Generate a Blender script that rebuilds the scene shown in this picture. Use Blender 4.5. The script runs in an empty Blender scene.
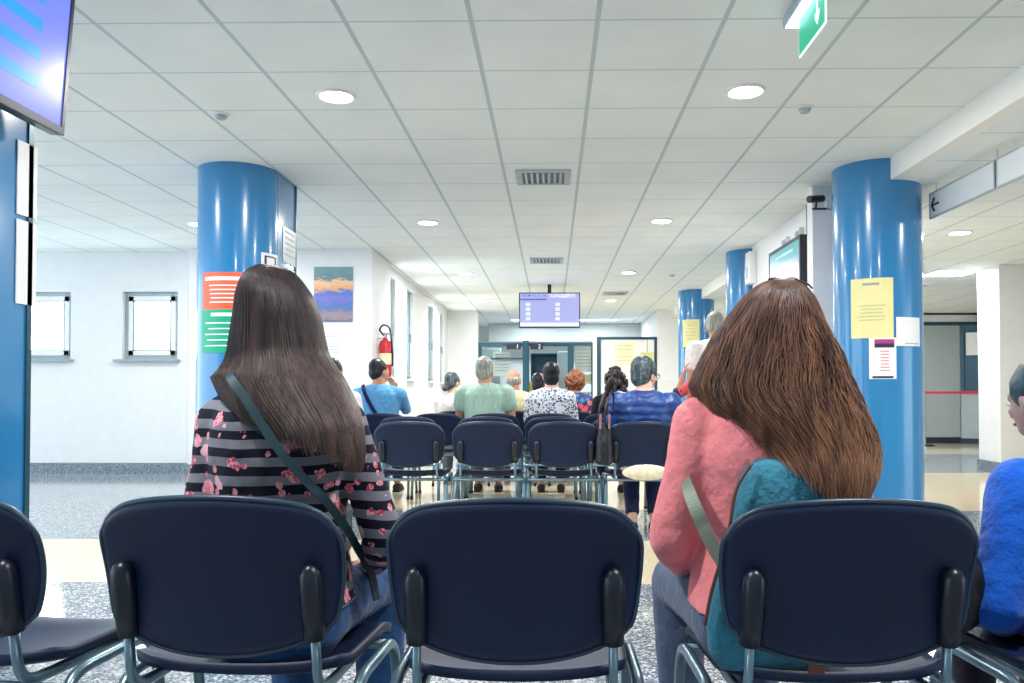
import bpy, bmesh, math, random
from mathutils import Vector, Matrix, noise
R = math.radians
PI = math.pi
sc = bpy.context.scene
C = sc.collection

# ------------------------------------------------------------ camera, world, exposure
F = 815.0; PX, PY = 539.0, 376.0; YAW = 0.01595; PITCH = 0.02086; CAMZ = 1.0
cd = bpy.data.cameras.new('camera'); cam = bpy.data.objects.new('camera', cd); C.objects.link(cam)
cam.location = (0, 0, CAMZ); cam.rotation_euler = (PI/2 + PITCH, 0, YAW)
cd.sensor_width = 36.0; cd.lens = F/1024*36.0
cd.shift_x = (512-PX)/1024; cd.shift_y = (PY-341.5)/1024
cd.clip_start = 0.02
sc.camera = cam
w = bpy.data.worlds.new('overcast sky'); sc.world = w; w.use_nodes = True
w.node_tree.nodes['Background'].inputs[0].default_value = (0.80, 0.92, 1.0, 1)
w.node_tree.nodes['Background'].inputs[1].default_value = 1.8
sc.view_settings.view_transform = 'Standard'; sc.view_settings.look = 'None'
sc.view_settings.gamma = 1.0; sc.view_settings.use_curve_mapping = False
sc.view_settings.exposure = 1.0
sc.cycles.use_denoising = True
sc.cycles.max_bounces = 8; sc.cycles.diffuse_bounces = 5; sc.cycles.glossy_bounces = 4
sc.cycles.sample_clamp_indirect = 6.0
CAMR = Matrix.Rotation(YAW, 3, 'Z') @ Matrix.Rotation(PI/2 + PITCH, 3, 'X')
def ray(px, py): return (CAMR @ Vector(((px-PX)/F, -(py-PY)/F, -1.0)))
def at(px, py, Y):
    d = ray(px, py); return Vector((0, 0, CAMZ)) + d*(Y/d.y)
def X_at(px, Y): return at(px, 393, Y).x
def Z_at(py, Y): return at(552, py, Y).z

def area(name, loc, rot, sx, sy, power, col=(1, 1, 1), shape='RECTANGLE', parent=None):
    l = bpy.data.lights.new(name, 'AREA'); l.shape = shape; l.size = sx
    if shape in ('RECTANGLE', 'ELLIPSE'): l.size_y = sy
    l.energy = power; l.color = col
    o = bpy.data.objects.new(name, l); C.objects.link(o); o.location = loc; o.rotation_euler = rot
    if parent: o.parent = parent
    return o
# daylight coming in through the corridor windows (left side wall) and the two small ones
for (a, b) in ((11.05, 11.65), (12.6, 13.2), (14.75, 15.4), (16.35, 16.95)):
    area('window_daylight', (-2.64, (a+b)/2, 1.85), (0, -PI/2, 0), 1.2, b-a-.05, 13, (1, .99, .95))
for xc in (-6.39, -5.03):
    area('window_daylight', (xc, 10.45, 1.84), (-PI/2, 0, 0), .8, .7, 14, (.95, 1, .97))

# ------------------------------------------------------------ materials
def col(c): 
    def l(v):
        v /= 255.0
        return v/12.92 if v <= .04045 else ((v+.055)/1.055)**2.4
    return (l(c[0]), l(c[1]), l(c[2]), 1)
MATS = {}
class N:
    def __init__(s, m):
        s.t = m.node_tree; s.b = s.t.nodes['Principled BSDF']
    def n(s, typ, **kw):
        x = s.t.nodes.new(typ)
        for k, v in kw.items(): setattr(x, k, v)
        return x
    def l(s, a, b): s.t.links.new(a, b)
    def coord(s, scale=(1, 1, 1), out='Object'):
        tc = s.n('ShaderNodeTexCoord'); mp = s.n('ShaderNodeMapping'); mp.inputs['Scale'].default_value = scale
        s.l(tc.outputs[out], mp.inputs[0]); return mp.outputs[0]
    def noise(s, vec, scale, detail=3, rough=.5):
        x = s.n('ShaderNodeTexNoise'); x.inputs['Scale'].default_value = scale; x.inputs['Detail'].default_value = detail
        x.inputs['Roughness'].default_value = rough; s.l(vec, x.inputs['Vector']); return x.outputs['Fac']
    def ramp(s, fac, stops, interp='LINEAR'):
        r = s.n('ShaderNodeValToRGB'); r.color_ramp.interpolation = interp
        e = r.color_ramp.elements
        while len(e) < len(stops): e.new(.5)
        for el, (p, c) in zip(e, stops): el.position = p; el.color = c if len(c) == 4 else (*c, 1)
        s.l(fac, r.inputs[0]); return r.outputs[0]
    def mix(s, fac, a, b):
        m = s.n('ShaderNodeMix', data_type='RGBA')
        for i, v in ((0, fac), (6, a), (7, b)):
            if hasattr(v, 'links') or isinstance(v, bpy.types.NodeSocket): s.l(v, m.inputs[i])
            else: m.inputs[i].default_value = v
        return m.outputs[2]
    def math(s, op, a, b=0.0, c=0.0):
        m = s.n('ShaderNodeMath', operation=op)
        for i, v in enumerate((a, b, c)):
            if isinstance(v, bpy.types.NodeSocket): s.l(v, m.inputs[i])
            else: m.inputs[i].default_value = v
        return m.outputs[0]
    def bump(s, h, strength=.3, dist=.01):
        b = s.n('ShaderNodeBump'); b.inputs['Strength'].default_value = strength; b.inputs['Distance'].default_value = dist
        s.l(h, b.inputs['Height']); s.l(b.outputs[0], s.b.inputs['Normal'])
    def base(s, c): s.l(c, s.b.inputs['Base Color'])
def newmat(name, c, rough=.5, metal=0, spec=.5, coat=0):
    m = bpy.data.materials.new(name); m.use_nodes = True; n = N(m)
    n.b.inputs['Base Color'].default_value = c; n.b.inputs['Roughness'].default_value = rough
    n.b.inputs['Metallic'].default_value = metal; n.b.inputs['Specular IOR Level'].default_value = spec
    n.b.inputs['Coat Weight'].default_value = coat; n.b.inputs['Coat Roughness'].default_value = .08
    MATS[name] = m; return m, n
def plain(name, rgb, rough=.5, metal=0, spec=.5, coat=0, var=.06, scale=8, bump=0.0, bscale=60):
    m, n = newmat(name, col(rgb), rough, metal, spec, coat)
    v = n.coord(); f = n.noise(v, scale)
    c = col(rgb); lo = tuple(x*(1-var) for x in c[:3]); hi = tuple(min(1, x*(1+var)) for x in c[:3])
    n.base(n.ramp(f, [(.3, lo), (.7, hi)]))
    if bump: n.bump(n.noise(v, bscale, 4), bump, .004)
    return m
def emis(name, rgb, strength):
    m, n = newmat(name, (.01, .01, .015, 1), .25); n.b.inputs['Emission Color'].default_value = col(rgb)
    n.b.inputs['Emission Strength'].default_value = strength; return m
def fabric(name, rgb, rough=.85, folds=.5, var=.12, wscale=9, stretch=(1, 1, 1)):
    m, n = newmat(name, col(rgb), rough, spec=.25)
    v = n.coord(stretch); f = n.noise(v, wscale, 4, .55); g = n.noise(n.coord(), 260, 2)
    c = col(rgb)
    n.base(n.ramp(n.noise(v, 30, 3), [(.3, tuple(x*(1-var) for x in c[:3])), (.7, tuple(min(1, x*(1+var)) for x in c[:3]))]))
    n.bump(n.math('ADD', f, n.math('MULTIPLY', g, .015)), folds, .03)
    n.b.inputs['Sheen Weight'].default_value = .15
    return m

wallm = plain('white painted plaster', (226, 228, 230), .7, var=.02, bump=.05)
plain('white paint', (236, 236, 232), .5, var=.02)
plain('grey paint', (150, 165, 170), .5)
plain('panel grey green', (168, 180, 182), .45, var=.03)
plain('teal aluminium', (34, 78, 96), .35, .3)
plain('window frame grey', (164, 178, 186), .4)
plain('dark gasket', (128, 142, 150), .5); plain('corridor frame', (104, 128, 134), .4)
plain('chair plastic', (6, 27, 60), .48, spec=.35, var=.08, bump=.04, bscale=900)
plain('chair rim plastic', (34, 58, 78), .35, spec=.5)
plain('sleeve plastic', (8, 18, 36), .36, spec=.5, bump=.03, bscale=500)
plain('chair tube', (118, 146, 160), .28, .75)
plain('black rubber', (16, 20, 28), .7)
plain('black plastic', (18, 22, 32), .35)
plain('navy plastic', (24, 38, 66), .4)
plain('white plastic', (230, 232, 232), .4, var=.02)
plain('paper white', (232, 234, 236), .6, var=.02)
plain('paper yellow', (226, 220, 158), .6, var=.03)
plain('paper cream', (240, 232, 196), .6, var=.03)
plain('ink blue', (30, 40, 70), .6)
plain('ink grey', (150, 156, 160), .6)
plain('ink faint', (196, 192, 150), .6)
plain('ink magenta', (170, 50, 120), .6)
plain('ink red', (214, 84, 84), .6)
plain('sign orange', (236, 96, 66), .35, var=.03)
plain('sign green', (0, 156, 122), .35, var=.03)
plain('extinguisher red', (200, 24, 40), .25, coat=.5)
plain('chrome', (190, 196, 200), .15, .9)
plain('tape red', (214, 52, 84), .5)
plain('cabinet blue', (36, 84, 108), .5)
plain('yellow box', (226, 200, 80), .5)
plain('skin light', (226, 178, 158), .5, spec=.35, var=.06, scale=14)
plain('skin tan', (196, 140, 112), .5, spec=.35, var=.06, scale=14)
plain('skin cool', (160, 136, 132), .5, spec=.35)
plain('eye white', (230, 230, 228), .2)
plain('eye iris', (40, 30, 24), .2)
plain('lip', (176, 96, 92), .4)
plain('glasses frame', (24, 26, 34), .3)
plain('leather brown', (96, 54, 40), .45, bump=.2)
plain('leather black', (16, 18, 28), .4, bump=.2)
plain('strap dark teal', (20, 52, 64), .5, bump=.15)
plain('strap grey green', (122, 132, 120), .7, bump=.15)
fabric('cloth pink', (244, 142, 148), folds=.8, wscale=11, var=.05)
fabric('cloth jeans', (30, 74, 122), folds=.5, wscale=14)
fabric('cloth jeans grey', (76, 92, 120), folds=.5, wscale=14)
fabric('cloth denim', (48, 116, 140), folds=.6, wscale=16, var=.2)
fabric('cloth navy', (26, 34, 74))
fabric('cloth light blue', (96, 164, 214), folds=.7, wscale=10)
fabric('cloth mint', (168, 200, 184), folds=.7, wscale=9, stretch=(3, 1, .6))
fabric('cloth white', (236, 234, 228), folds=.6)
fabric('cloth offwhite', (222, 216, 206), folds=.6)
fabric('cloth beige', (216, 208, 170), folds=.6)
fabric('cloth dark', (26, 26, 40))
fabric('cloth cream', (226, 218, 196), folds=.3)
fabric('cloth red', (216, 92, 92))
fabric('cloth royal', (0, 84, 190), folds=.8, wscale=12)
fabric('cloth grey', (92, 98, 110))

# puffer jacket: quilted bands
m, n = newmat('cloth puffer', col((30, 62, 132)), .42, spec=.5)
v = n.coord(); wv = n.n('ShaderNodeTexWave', bands_direction='Z'); wv.inputs['Scale'].default_value = 5.2; wv.inputs['Distortion'].default_value = 2.2
wv.inputs['Detail'].default_value = 2; wv.inputs['Detail Scale'].default_value = 2.5; n.l(v, wv.inputs['Vector'])
n.bump(n.math('ADD', wv.outputs['Fac'], n.noise(v, 22, 3)), .4, .014)
n.base(n.ramp(n.noise(v, 12), [(.3, col((24, 54, 122))), (.7, col((38, 78, 146)))]))
# floral blouse white with blue flecks
def spots(name, ground, colors, scale, thr, rough=.8):
    m, n = newmat(name, col(ground), rough, spec=.25)
    v = n.coord(); vo = n.n('ShaderNodeTexVoronoi'); vo.inputs['Scale'].default_value = scale
    nz = n.noise(v, scale*1.6, 3); mx = n.n('ShaderNodeVectorMath', operation='ADD')
    sv = n.n('ShaderNodeVectorMath', operation='SCALE'); 
    cmb = n.n('ShaderNodeCombineXYZ'); n.l(nz, cmb.inputs[0]); n.l(nz, cmb.inputs[1]); n.l(nz, cmb.inputs[2])
    n.l(cmb.outputs[0], sv.inputs[0]); sv.inputs[3].default_value = .6/scale
    n.l(v, mx.inputs[0]); n.l(sv.outputs[0], mx.inputs[1]); n.l(mx.outputs[0], vo.inputs['Vector'])
    mask = n.math('LESS_THAN', vo.outputs['Distance'], thr)
    sp = n.n('ShaderNodeSeparateColor'); n.l(vo.outputs['Color'], sp.inputs[0])
    k = len(colors); fc = n.ramp(sp.outputs[0], [(i/k, col(c)) for i, c in enumerate(colors)], 'CONSTANT')
    n.base(n.mix(mask, col(ground), fc)); n.bump(n.noise(v, 12, 3), .5, .02)
    return m
spots('cloth blue floral', (236, 238, 242), [(60, 84, 140), (40, 50, 92), (110, 140, 190)], 42, .42)
spots('cloth multicolour', (52, 58, 110), [(224, 84, 110), (90, 60, 120), (60, 130, 180), (228, 120, 100)], 16, .5)
# striped floral shirt
m, n = newmat('cloth striped roses', col((40, 40, 60)), .8, spec=.25)
v = n.coord(); sx = n.n('ShaderNodeSeparateXYZ'); n.l(v, sx.inputs[0])
wob = n.math('MULTIPLY', n.noise(v, 5, 2), .03)
zz = n.math('ADD', sx.outputs[2], wob)
fr = n.math('FRACT', n.math('DIVIDE', zz, .0385))
dark = n.math('LESS_THAN', fr, .5)
c0 = n.mix(dark, col((126, 126, 138)), col((18, 22, 40)))
def rose(c0, scale, thr, keep, cols, seedoff):
    mp = n.n('ShaderNodeVectorMath', operation='ADD'); n.l(v, mp.inputs[0]); mp.inputs[1].default_value = seedoff
    vo = n.n('ShaderNodeTexVoronoi'); vo.inputs['Scale'].default_value = scale; vo.inputs['Randomness'].default_value = .9
    n.l(mp.outputs[0], vo.inputs['Vector'])
    nz = n.noise(v, 75, 2)
    dist = n.math('ADD', vo.outputs['Distance'], n.math('MULTIPLY', n.math('SUBTRACT', nz, .5), .42))
    s = n.n('ShaderNodeSeparateColor'); n.l(vo.outputs['Color'], s.inputs[0])
    mask = n.math('MULTIPLY', n.math('LESS_THAN', dist, thr), n.math('LESS_THAN', s.outputs[1], keep))
    base = n.ramp(s.outputs[0], [(i/len(cols), col(c)) for i, c in enumerate(cols)], 'CONSTANT')
    pet = n.mix(n.ramp(n.noise(v, 130, 2), [(.42, (0, 0, 0)), (.58, (1, 1, 1))]), base, col((236, 176, 186)))
    return n.mix(mask, c0, pet)
c0 = rose(c0, 25, .42, .55, [(222, 90, 116), (232, 190, 196), (206, 60, 90), (226, 130, 148)], (0, 0, 0))
c0 = rose(c0, 40, .33, .35, [(190, 50, 80), (222, 120, 140)], (3.3, 1.7, 5.1))
n.base(c0); n.bump(n.noise(v, 10, 3), .55, .025)

# hair materials
def hairmat(name, dark_, mid, light, z0=None, z1=None, sc_=(55, 55, 3)):
    m, n = newmat(name, col(mid), .42, spec=.4)
    v = n.coord(sc_); f = n.noise(v, 1.0, 4, .6)
    a = n.ramp(f, [(.32, col(dark_)), (.55, col(mid)), (.75, col(light))])
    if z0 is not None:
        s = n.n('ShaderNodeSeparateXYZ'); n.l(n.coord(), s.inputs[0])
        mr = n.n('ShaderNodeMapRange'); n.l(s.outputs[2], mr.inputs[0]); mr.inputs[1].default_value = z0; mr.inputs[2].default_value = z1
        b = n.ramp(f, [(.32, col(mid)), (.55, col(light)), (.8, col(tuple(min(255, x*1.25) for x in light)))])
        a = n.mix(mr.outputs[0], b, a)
    n.base(a)
    n.bump(n.noise(n.coord((160, 160, 6)), 1, 2), .3, .003)
    return m
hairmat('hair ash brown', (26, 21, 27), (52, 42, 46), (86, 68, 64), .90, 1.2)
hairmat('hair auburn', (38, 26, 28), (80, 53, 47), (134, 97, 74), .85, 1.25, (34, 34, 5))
hairmat('hair black', (12, 14, 22), (26, 28, 40), (50, 54, 66))
hairmat('hair grey', (110, 114, 108), (160, 162, 152), (206, 204, 188))
hairmat('hair dark grey', (30, 40, 50), (70, 84, 92), (130, 150, 148))
hairmat('hair dark brown', (26, 20, 28), (52, 40, 46), (84, 64, 64))
hairmat('hair copper', (84, 44, 34), (140, 84, 56), (190, 130, 88), sc_=(60, 60, 60))
hairmat('hair teal black', (6, 34, 46), (10, 56, 70), (24, 84, 98))

# ceiling tiles: 600 mm suspended grid
def ceiling_mat(name, ox, oy):
    m, n = newmat(name, col((214, 218, 218)), .75, spec=.3)
    v = n.coord(); s = n.n('ShaderNodeSeparateXYZ'); n.l(v, s.inputs[0])
    def line(o, off, hw):
        f = n.math('FRACT', n.math('DIVIDE', n.math('ADD', o, 60.0-off), .6))
        d = n.math('MULTIPLY', n.math('ABSOLUTE', n.math('SUBTRACT', f, .5)), .6)
        return n.math('GREATER_THAN', d, .3-hw), d
    a, da = line(s.outputs[0], ox, .012); b, db = line(s.outputs[1], oy, .006)
    bar = n.math('MAXIMUM', a, b)
    tile = n.ramp(n.noise(v, 2.2, 3), [(.3, col((228, 234, 234))), (.7, col((236, 240, 239)))])
    n.base(n.mix(bar, tile, col((188, 202, 206))))
    pit = n.noise(v, 420, 2)
    groove = n.math('MULTIPLY', bar, -1.0)
    n.bump(n.math('ADD', n.math('MULTIPLY', pit, .12), groove), .5, .006)
    return m
ceiling_mat('ceiling tiles', .217, .225)

# floor: polished terrazzo with beige bands
m, n = newmat('polished terrazzo', col((150, 160, 168)), .1, spec=.55)
v = n.coord(); s = n.n('ShaderNodeSeparateXYZ'); n.l(v, s.inputs[0]); X_, Y_ = s.outputs[0], s.outputs[1]
def inside(o, a, b): return n.math('MULTIPLY', n.math('GREATER_THAN', o, a), n.math('LESS_THAN', o, b))
vo = n.n('ShaderNodeTexVoronoi'); vo.inputs['Scale'].default_value = 110; n.l(v, vo.inputs['Vector'])
sp = n.n('ShaderNodeSeparateColor'); n.l(vo.outputs['Color'], sp.inputs[0])
grey = n.ramp(sp.outputs[0], [(0, col((84, 96, 108))), (.3, col((116, 126, 136))), (.6, col((158, 166, 172))), (.85, col((206, 208, 206)))], 'CONSTANT')
beige = n.ramp(n.noise(v, 60, 4), [(.35, col((204, 190, 158))), (.65, col((226, 214, 186)))])
mask = inside(Y_, 4.3, 5.55)
mask = n.math('MAXIMUM', mask, n.math('MULTIPLY', inside(Y_, 7.0, 10.3), n.math('GREATER_THAN', X_, -2.1)))
mask = n.math('MAXIMUM', mask, n.math('MULTIPLY', inside(Y_, 13.5, 17), n.math('GREATER_THAN', X_, -2.1)))
n.base(n.mix(mask, grey, beige))
n.l(n.math('MULTIPLY_ADD', n.noise(v, 3, 3), .06, .07), n.b.inputs['Roughness'])

# skirting granite
m, n = newmat('granite skirting', col((90, 110, 124)), .25)
v = n.coord(); n.base(n.ramp(n.noise(v, 90, 3, .7), [(.4, col((52, 72, 88))), (.6, col((140, 156, 166)))]))
# column paint
m, n = newmat('gloss blue paint', col((40, 126, 182)), .22, spec=.5, coat=.6)
n.base(n.ramp(n.noise(n.coord((1, 1, .4)), 1.5, 2), [(.3, col((36, 120, 178))), (.7, col((44, 132, 188)))]))
n.bump(n.noise(n.coord((3, 3, .5)), 1.2, 2), .03, .01)
# glass
m, n = newmat('clear glass', (.9, .97, .97, 1), .02, spec=.5)
n.b.inputs['Transmission Weight'].default_value = 1; n.b.inputs['IOR'].default_value = 1.05
m, n = newmat('frosted sign plate', col((226, 232, 234)), .35); n.b.inputs['Transmission Weight'].default_value = .1
emis('lamp diffuser', (255, 250, 244), 16)
emis('panel diffuser', (250, 252, 255), 4)
emis('exit tube', (205, 228, 255), 3.2)
m, n = newmat('exit green', col((0, 150, 110)), .4); n.b.inputs['Emission Color'].default_value = col((0, 150, 112)); n.b.inputs['Emission Strength'].default_value = .45
m, n = newmat('exit white', col((220, 245, 240)), .4); n.b.inputs['Emission Color'].default_value = col((220, 245, 240)); n.b.inputs['Emission Strength'].default_value = .6
emis('screen lavender', (112, 128, 238), .62)
emis('screen cyan bar', (20, 134, 226), .8)
emis('screen pale', (176, 184, 240), .5)
emis('screen white', (232, 236, 255), .55)
emis('screen blue', (84, 104, 206), .5)
emis('screen teal', (90, 190, 196), .45)
emis('screen sky', (150, 186, 214), .45)
# seascape poster
m, n = newmat('seascape print', col((90, 130, 180)), .5)
v = n.coord(); s = n.n('ShaderNodeSeparateXYZ'); n.l(v, s.inputs[0])
h = n.math('DIVIDE', n.math('SUBTRACT', s.outputs[2], 1.86), .66)
h = n.math('ADD', h, n.math('MULTIPLY', n.math('SUBTRACT', n.noise(n.coord((3, 2, 12)), 2.6, 5, .65), .5), .42))
n.base(n.ramp(h, [(.0, col((86, 100, 140))), (.12, col((150, 130, 130))), (.28, col((70, 110, 170))), (.45, col((110, 110, 190))), (.56, col((60, 110, 190))),
                  (.62, col((214, 156, 110))), (.76, col((226, 186, 150))), (.82, col((96, 132, 140))), (.95, col((110, 150, 160)))]))

# ------------------------------------------------------------ mesh helpers
def link(name, bm, mat, parent=None, smooth=False, bev=0):
    me = bpy.data.meshes.new(name); bmesh.ops.recalc_face_normals(bm, faces=bm.faces); bm.to_mesh(me); bm.free()
    if smooth:
        for p in me.polygons: p.use_smooth = True
    if mat: me.materials.append(MATS[mat])
    o = bpy.data.objects.new(name, me); C.objects.link(o)
    if parent: o.parent = parent
    if bev:
        b = o.modifiers.new('bevel', 'BEVEL'); b.width = bev; b.segments = 2; b.limit_method = 'ANGLE'
    return o
def B(): return bmesh.new()
def box(bm, x0, x1, y0, y1, z0, z1, M=None):
    vs = [bm.verts.new((x, y, z)) for x in (x0, x1) for y in (y0, y1) for z in (z0, z1)]
    for f in ((0, 1, 3, 2), (4, 6, 7, 5), (0, 4, 5, 1), (2, 3, 7, 6), (0, 2, 6, 4), (1, 5, 7, 3)): bm.faces.new([vs[i] for i in f])
    if M: bmesh.ops.transform(bm, matrix=M, verts=vs)
    return bm
def boxb(*a): return box(B(), *a)
def cyl(bm, c, r, z0, z1, seg=32, r2=None, axis='Z'):
    r2 = r if r2 is None else r2
    def P(a, rr, h):
        x, y = rr*math.cos(a), rr*math.sin(a)
        return (c[0]+x, c[1]+y, h)
    a = [bm.verts.new(P(2*PI*i/seg, r, z0)) for i in range(seg)]; b = [bm.verts.new(P(2*PI*i/seg, r2, z1)) for i in range(seg)]
    for i in range(seg):
        j = (i+1) % seg; bm.faces.new((a[i], a[j], b[j], b[i]))
    bm.faces.new(a[::-1]); bm.faces.new(b); return bm
def tube(bm, pts, rad, seg=10, cap=True, sq=1.0, closed=False):
    pts = [Vector(p) for p in pts]; n_ = len(pts); rings = []
    rads = rad if isinstance(rad, (list, tuple)) else [rad]*n_
    up = None
    for i, p in enumerate(pts):
        if closed: t = pts[(i+1) % n_]-pts[i-1]
        else: t = (pts[min(i+1, n_-1)]-pts[max(i-1, 0)])
        t = t.normalized() if t.length > 1e-9 else Vector((0, 0, 1))
        if up is None: up = Vector((0, 0, 1)) if abs(t.z) < .9 else Vector((0, 1, 0))
        a = t.cross(up).normalized(); b = a.cross(t).normalized(); up = b
        rings.append([bm.verts.new(p + a*math.cos(2*PI*k/seg)*rads[i]*sq + b*math.sin(2*PI*k/seg)*rads[i]) for k in range(seg)])
    m_ = n_ if closed else n_-1
    for i in range(m_):
        r0, r1 = rings[i], rings[(i+1) % n_]
        for k in range(seg):
            l = (k+1) % seg; bm.faces.new((r0[k], r0[l], r1[l], r1[k]))
    if cap and not closed: bm.faces.new(rings[0][::-1]); bm.faces.new(rings[-1])
    return bm
def bez(pts, k=6):
    """smooth polyline through pts (Catmull-Rom)"""
    P = [Vector(p) for p in pts]; P = [P[0]*2-P[1]] + P + [P[-1]*2-P[-2]]; out = []
    for i in range(1, len(P)-2):
        for j in range(k):
            t = j/k; a, b, c, d = P[i-1], P[i], P[i+1], P[i+2]
            out.append(.5*((2*b)+(-a+c)*t+(2*a-5*b+4*c-d)*t*t+(-a+3*b-3*c+d)*t**3))
    out.append(P[-2]); return out
def round_corners(pts, r, k=5):
    P = [Vector(p) for p in pts]; out = [P[0]]
    for i in range(1, len(P)-1):
        a = (P[i-1]-P[i]); b = (P[i+1]-P[i]); q = min(r, a.length*.49, b.length*.49)
        s, e = P[i]+a.normalized()*q, P[i]+b.normalized()*q
        for j in range(k+1):
            t = j/k; out.append(s*(1-t)**2+P[i]*2*t*(1-t)+e*t*t)
    out.append(P[-1]); return out
def ell(bm, c, r, M=None, sub=2):
    T = Matrix.Translation(Vector(c)) @ (M.to_4x4() if M else Matrix.Identity(4)) @ Matrix.Diagonal((r[0], r[1], r[2], 1))
    bmesh.ops.create_icosphere(bm, subdivisions=sub, radius=1, matrix=T); return bm
def prop(o, label=None, cat=None, group=None, kind=None):
    if label: o['label'] = label
    if cat: o['category'] = cat
    if group: o['group'] = group
    if kind: o['kind'] = kind
    return o
def thing(name, label, cat, loc=(0, 0, 0), rz=0, group=None):
    o = bpy.data.objects.new(name, None); C.objects.link(o); o.empty_display_size = .1
    o.location = loc; o.rotation_euler = (0, 0, rz); return prop(o, label, cat, group)
def struct(name, bm, mat, parent=None, **k):
    o = link(name, bm, mat, parent, **k)
    if not parent: o['kind'] = 'structure'
    return o
def dup(root, loc, rz=0, label=None, group=None):
    r = root.copy(); C.objects.link(r); r.location = loc; r.rotation_euler = (0, 0, rz)
    if label: r['label'] = label
    if group: r['group'] = group
    def rec(src, dst):
        for ch in list(src.children):
            c = ch.copy(); C.objects.link(c); c.parent = dst; rec(ch, c)
    rec(root, r); return r
def textmesh(name, s, size, mat, M, parent=None, depth=.002):
    cu = bpy.data.curves.new(name, 'FONT'); cu.body = s; cu.size = size; cu.extrude = depth; cu.align_x = 'CENTER'; cu.align_y = 'CENTER'
    t = bpy.data.objects.new('tmp', cu); C.objects.link(t); bpy.context.view_layer.update()
    me = bpy.data.meshes.new_from_object(t.evaluated_get(bpy.context.evaluated_depsgraph_get())); bpy.data.objects.remove(t)
    me.transform(M); me.materials.clear(); me.materials.append(MATS[mat]); o = bpy.data.objects.new(name, me); C.objects.link(o)
    if parent: o.parent = parent
    return o

# ------------------------------------------------------------ SETTING
CZ = 2.765; RZ = 2.60
# floor / ceilings
struct('floor', boxb(-9, 12, -3, 23, -.1, 0), 'polished terrazzo')
struct('wall_light_block', boxb(-9, 12, -3.1, -2.9, 0, CZ+.1), 'white painted plaster')  # unseen wall added behind the camera to keep sky light off chair backs
struct('ceiling', boxb(-9, 2.54, -3, 23, CZ, CZ+.1), 'ceiling tiles')
struct('ceiling.001', boxb(2.64, 12, -3, 23, RZ, RZ+.1), 'ceiling tiles')
struct('trim_1', boxb(2.54, 2.64, -3, 17.5, RZ, CZ+.1), 'white paint')           # bulkhead beam between both ceilings
# left wall with two windows (Y 10.1)
wz0, wz1 = 1.42, 2.27
W1 = (-6.74, -6.03); W2 = (-5.38, -4.68)
bm = B()
for (x0, x1) in ((-9, W1[0]), (W1[1], W2[0]), (W2[1], -4.45)): box(bm, x0, x1, 10.1, 10.4, 0, CZ)
for (x0, x1) in (W1, W2): box(bm, x0, x1, 10.1, 10.4, 0, wz0); box(bm, x0, x1, 10.1, 10.4, wz1, CZ)
struct('wall_left', bm, 'white painted plaster')
def small_window(i, x0, x1):
    t = thing('window_%d' % i, None, None, ((x0+x1)/2, 10.2, wz0)); t['kind'] = 'structure'
    a, b = (x0-x1)/2, (x1-x0)/2; h = wz1-wz0
    bm = B()
    for q in ((a, a+.08, 0, h), (b-.08, b, 0, h), (a+.08, b-.08, 0, .08), (a+.08, b-.08, h-.08, h)): box(bm, q[0], q[1], -.03, .05, q[2], q[3])
    link('window_frame', bm, 'window frame grey', t, bev=.006)
    bm = B()
    for q in ((a+.11, a+.125, .11, h-.11), (b-.125, b-.11, .11, h-.11), (a+.11, b-.11, .11, .125), (a+.11, b-.11, h-.125, h-.11)): box(bm, q[0], q[1], -.046, -.03, q[2], q[3])
    link('sash_gasket', bm, 'dark gasket', t)
    bm = B()
    for q in ((a+.05, a+.12, .05, h-.05), (b-.12, b-.05, .05, h-.05), (a+.05, b-.05, .05, .12), (a+.05, b-.05, h-.12, h-.05)): box(bm, q[0], q[1], -.045, .0, q[2], q[3])
    link('sash', bm, 'white plastic', t, bev=.006)
    link('pane', boxb(a+.12, b-.12, .0, .006, .12, h-.12), 'clear glass', t)
    link('window_sill', boxb(a-.08, b+.04, -.17, -.03, -.035, 0), 'grey paint', t, bev=.006)
small_window(1, *W1); small_window(2, *W2)
# projecting wall block with the poster, up to the corridor corner
struct('wall_poster', boxb(-4.45, -2.2, 9.9, 10.4, 0, CZ), 'white painted plaster')
struct('wall_pilaster', boxb(-2.6, -2.2, 10.4, 11.05, 0, CZ), 'white painted plaster')
# corridor side wall, windows and piers
YW = [(11.051, 11.65), (12.6, 13.2), (14.75, 15.4), (16.35, 16.95)]
bm = B(); box(bm, -2.6, -2.25, 11.05, 17.5, 0, 1.22)
ys = [11.05] + [v for w_ in YW for v in w_] + [17.5]
for k in range(0, len(ys), 2): box(bm, -2.6, -2.25, ys[k], ys[k+1], 1.22, CZ)
for a, b in YW: box(bm, -2.6, -2.25, a, b, 2.62, CZ)
struct('wall_corridor', bm, 'white painted plaster')
for i, (a, b) in enumerate(YW):
    t = thing('window_%d' % (i+3), None, None, (-2.48, (a+b)/2, 1.22)); t['kind'] = 'structure'; hw = (b-a)/2
    bm = B()
    for q in ((-hw, -hw+.07, 0, 1.4), (hw-.07, hw, 0, 1.4), (-hw+.07, hw-.07, 0, .07), (-hw+.07, hw-.07, 1.33, 1.4)): box(bm, -.03, .17, q[0], q[1], q[2], q[3])
    link('window_frame', bm, 'corridor frame', t, bev=.005)
    link('pane', boxb(-.004, .004, -hw+.07, hw-.07, .07, 1.33), 'clear glass', t)
    link('window_handle', boxb(.17, .20, hw-.06, hw-.03, .6, .74), 'chrome', t, bev=.004)
    link('window_sill', boxb(.17, .29, -hw, hw, -.03, .0), 'white paint', t, bev=.004)
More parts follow.
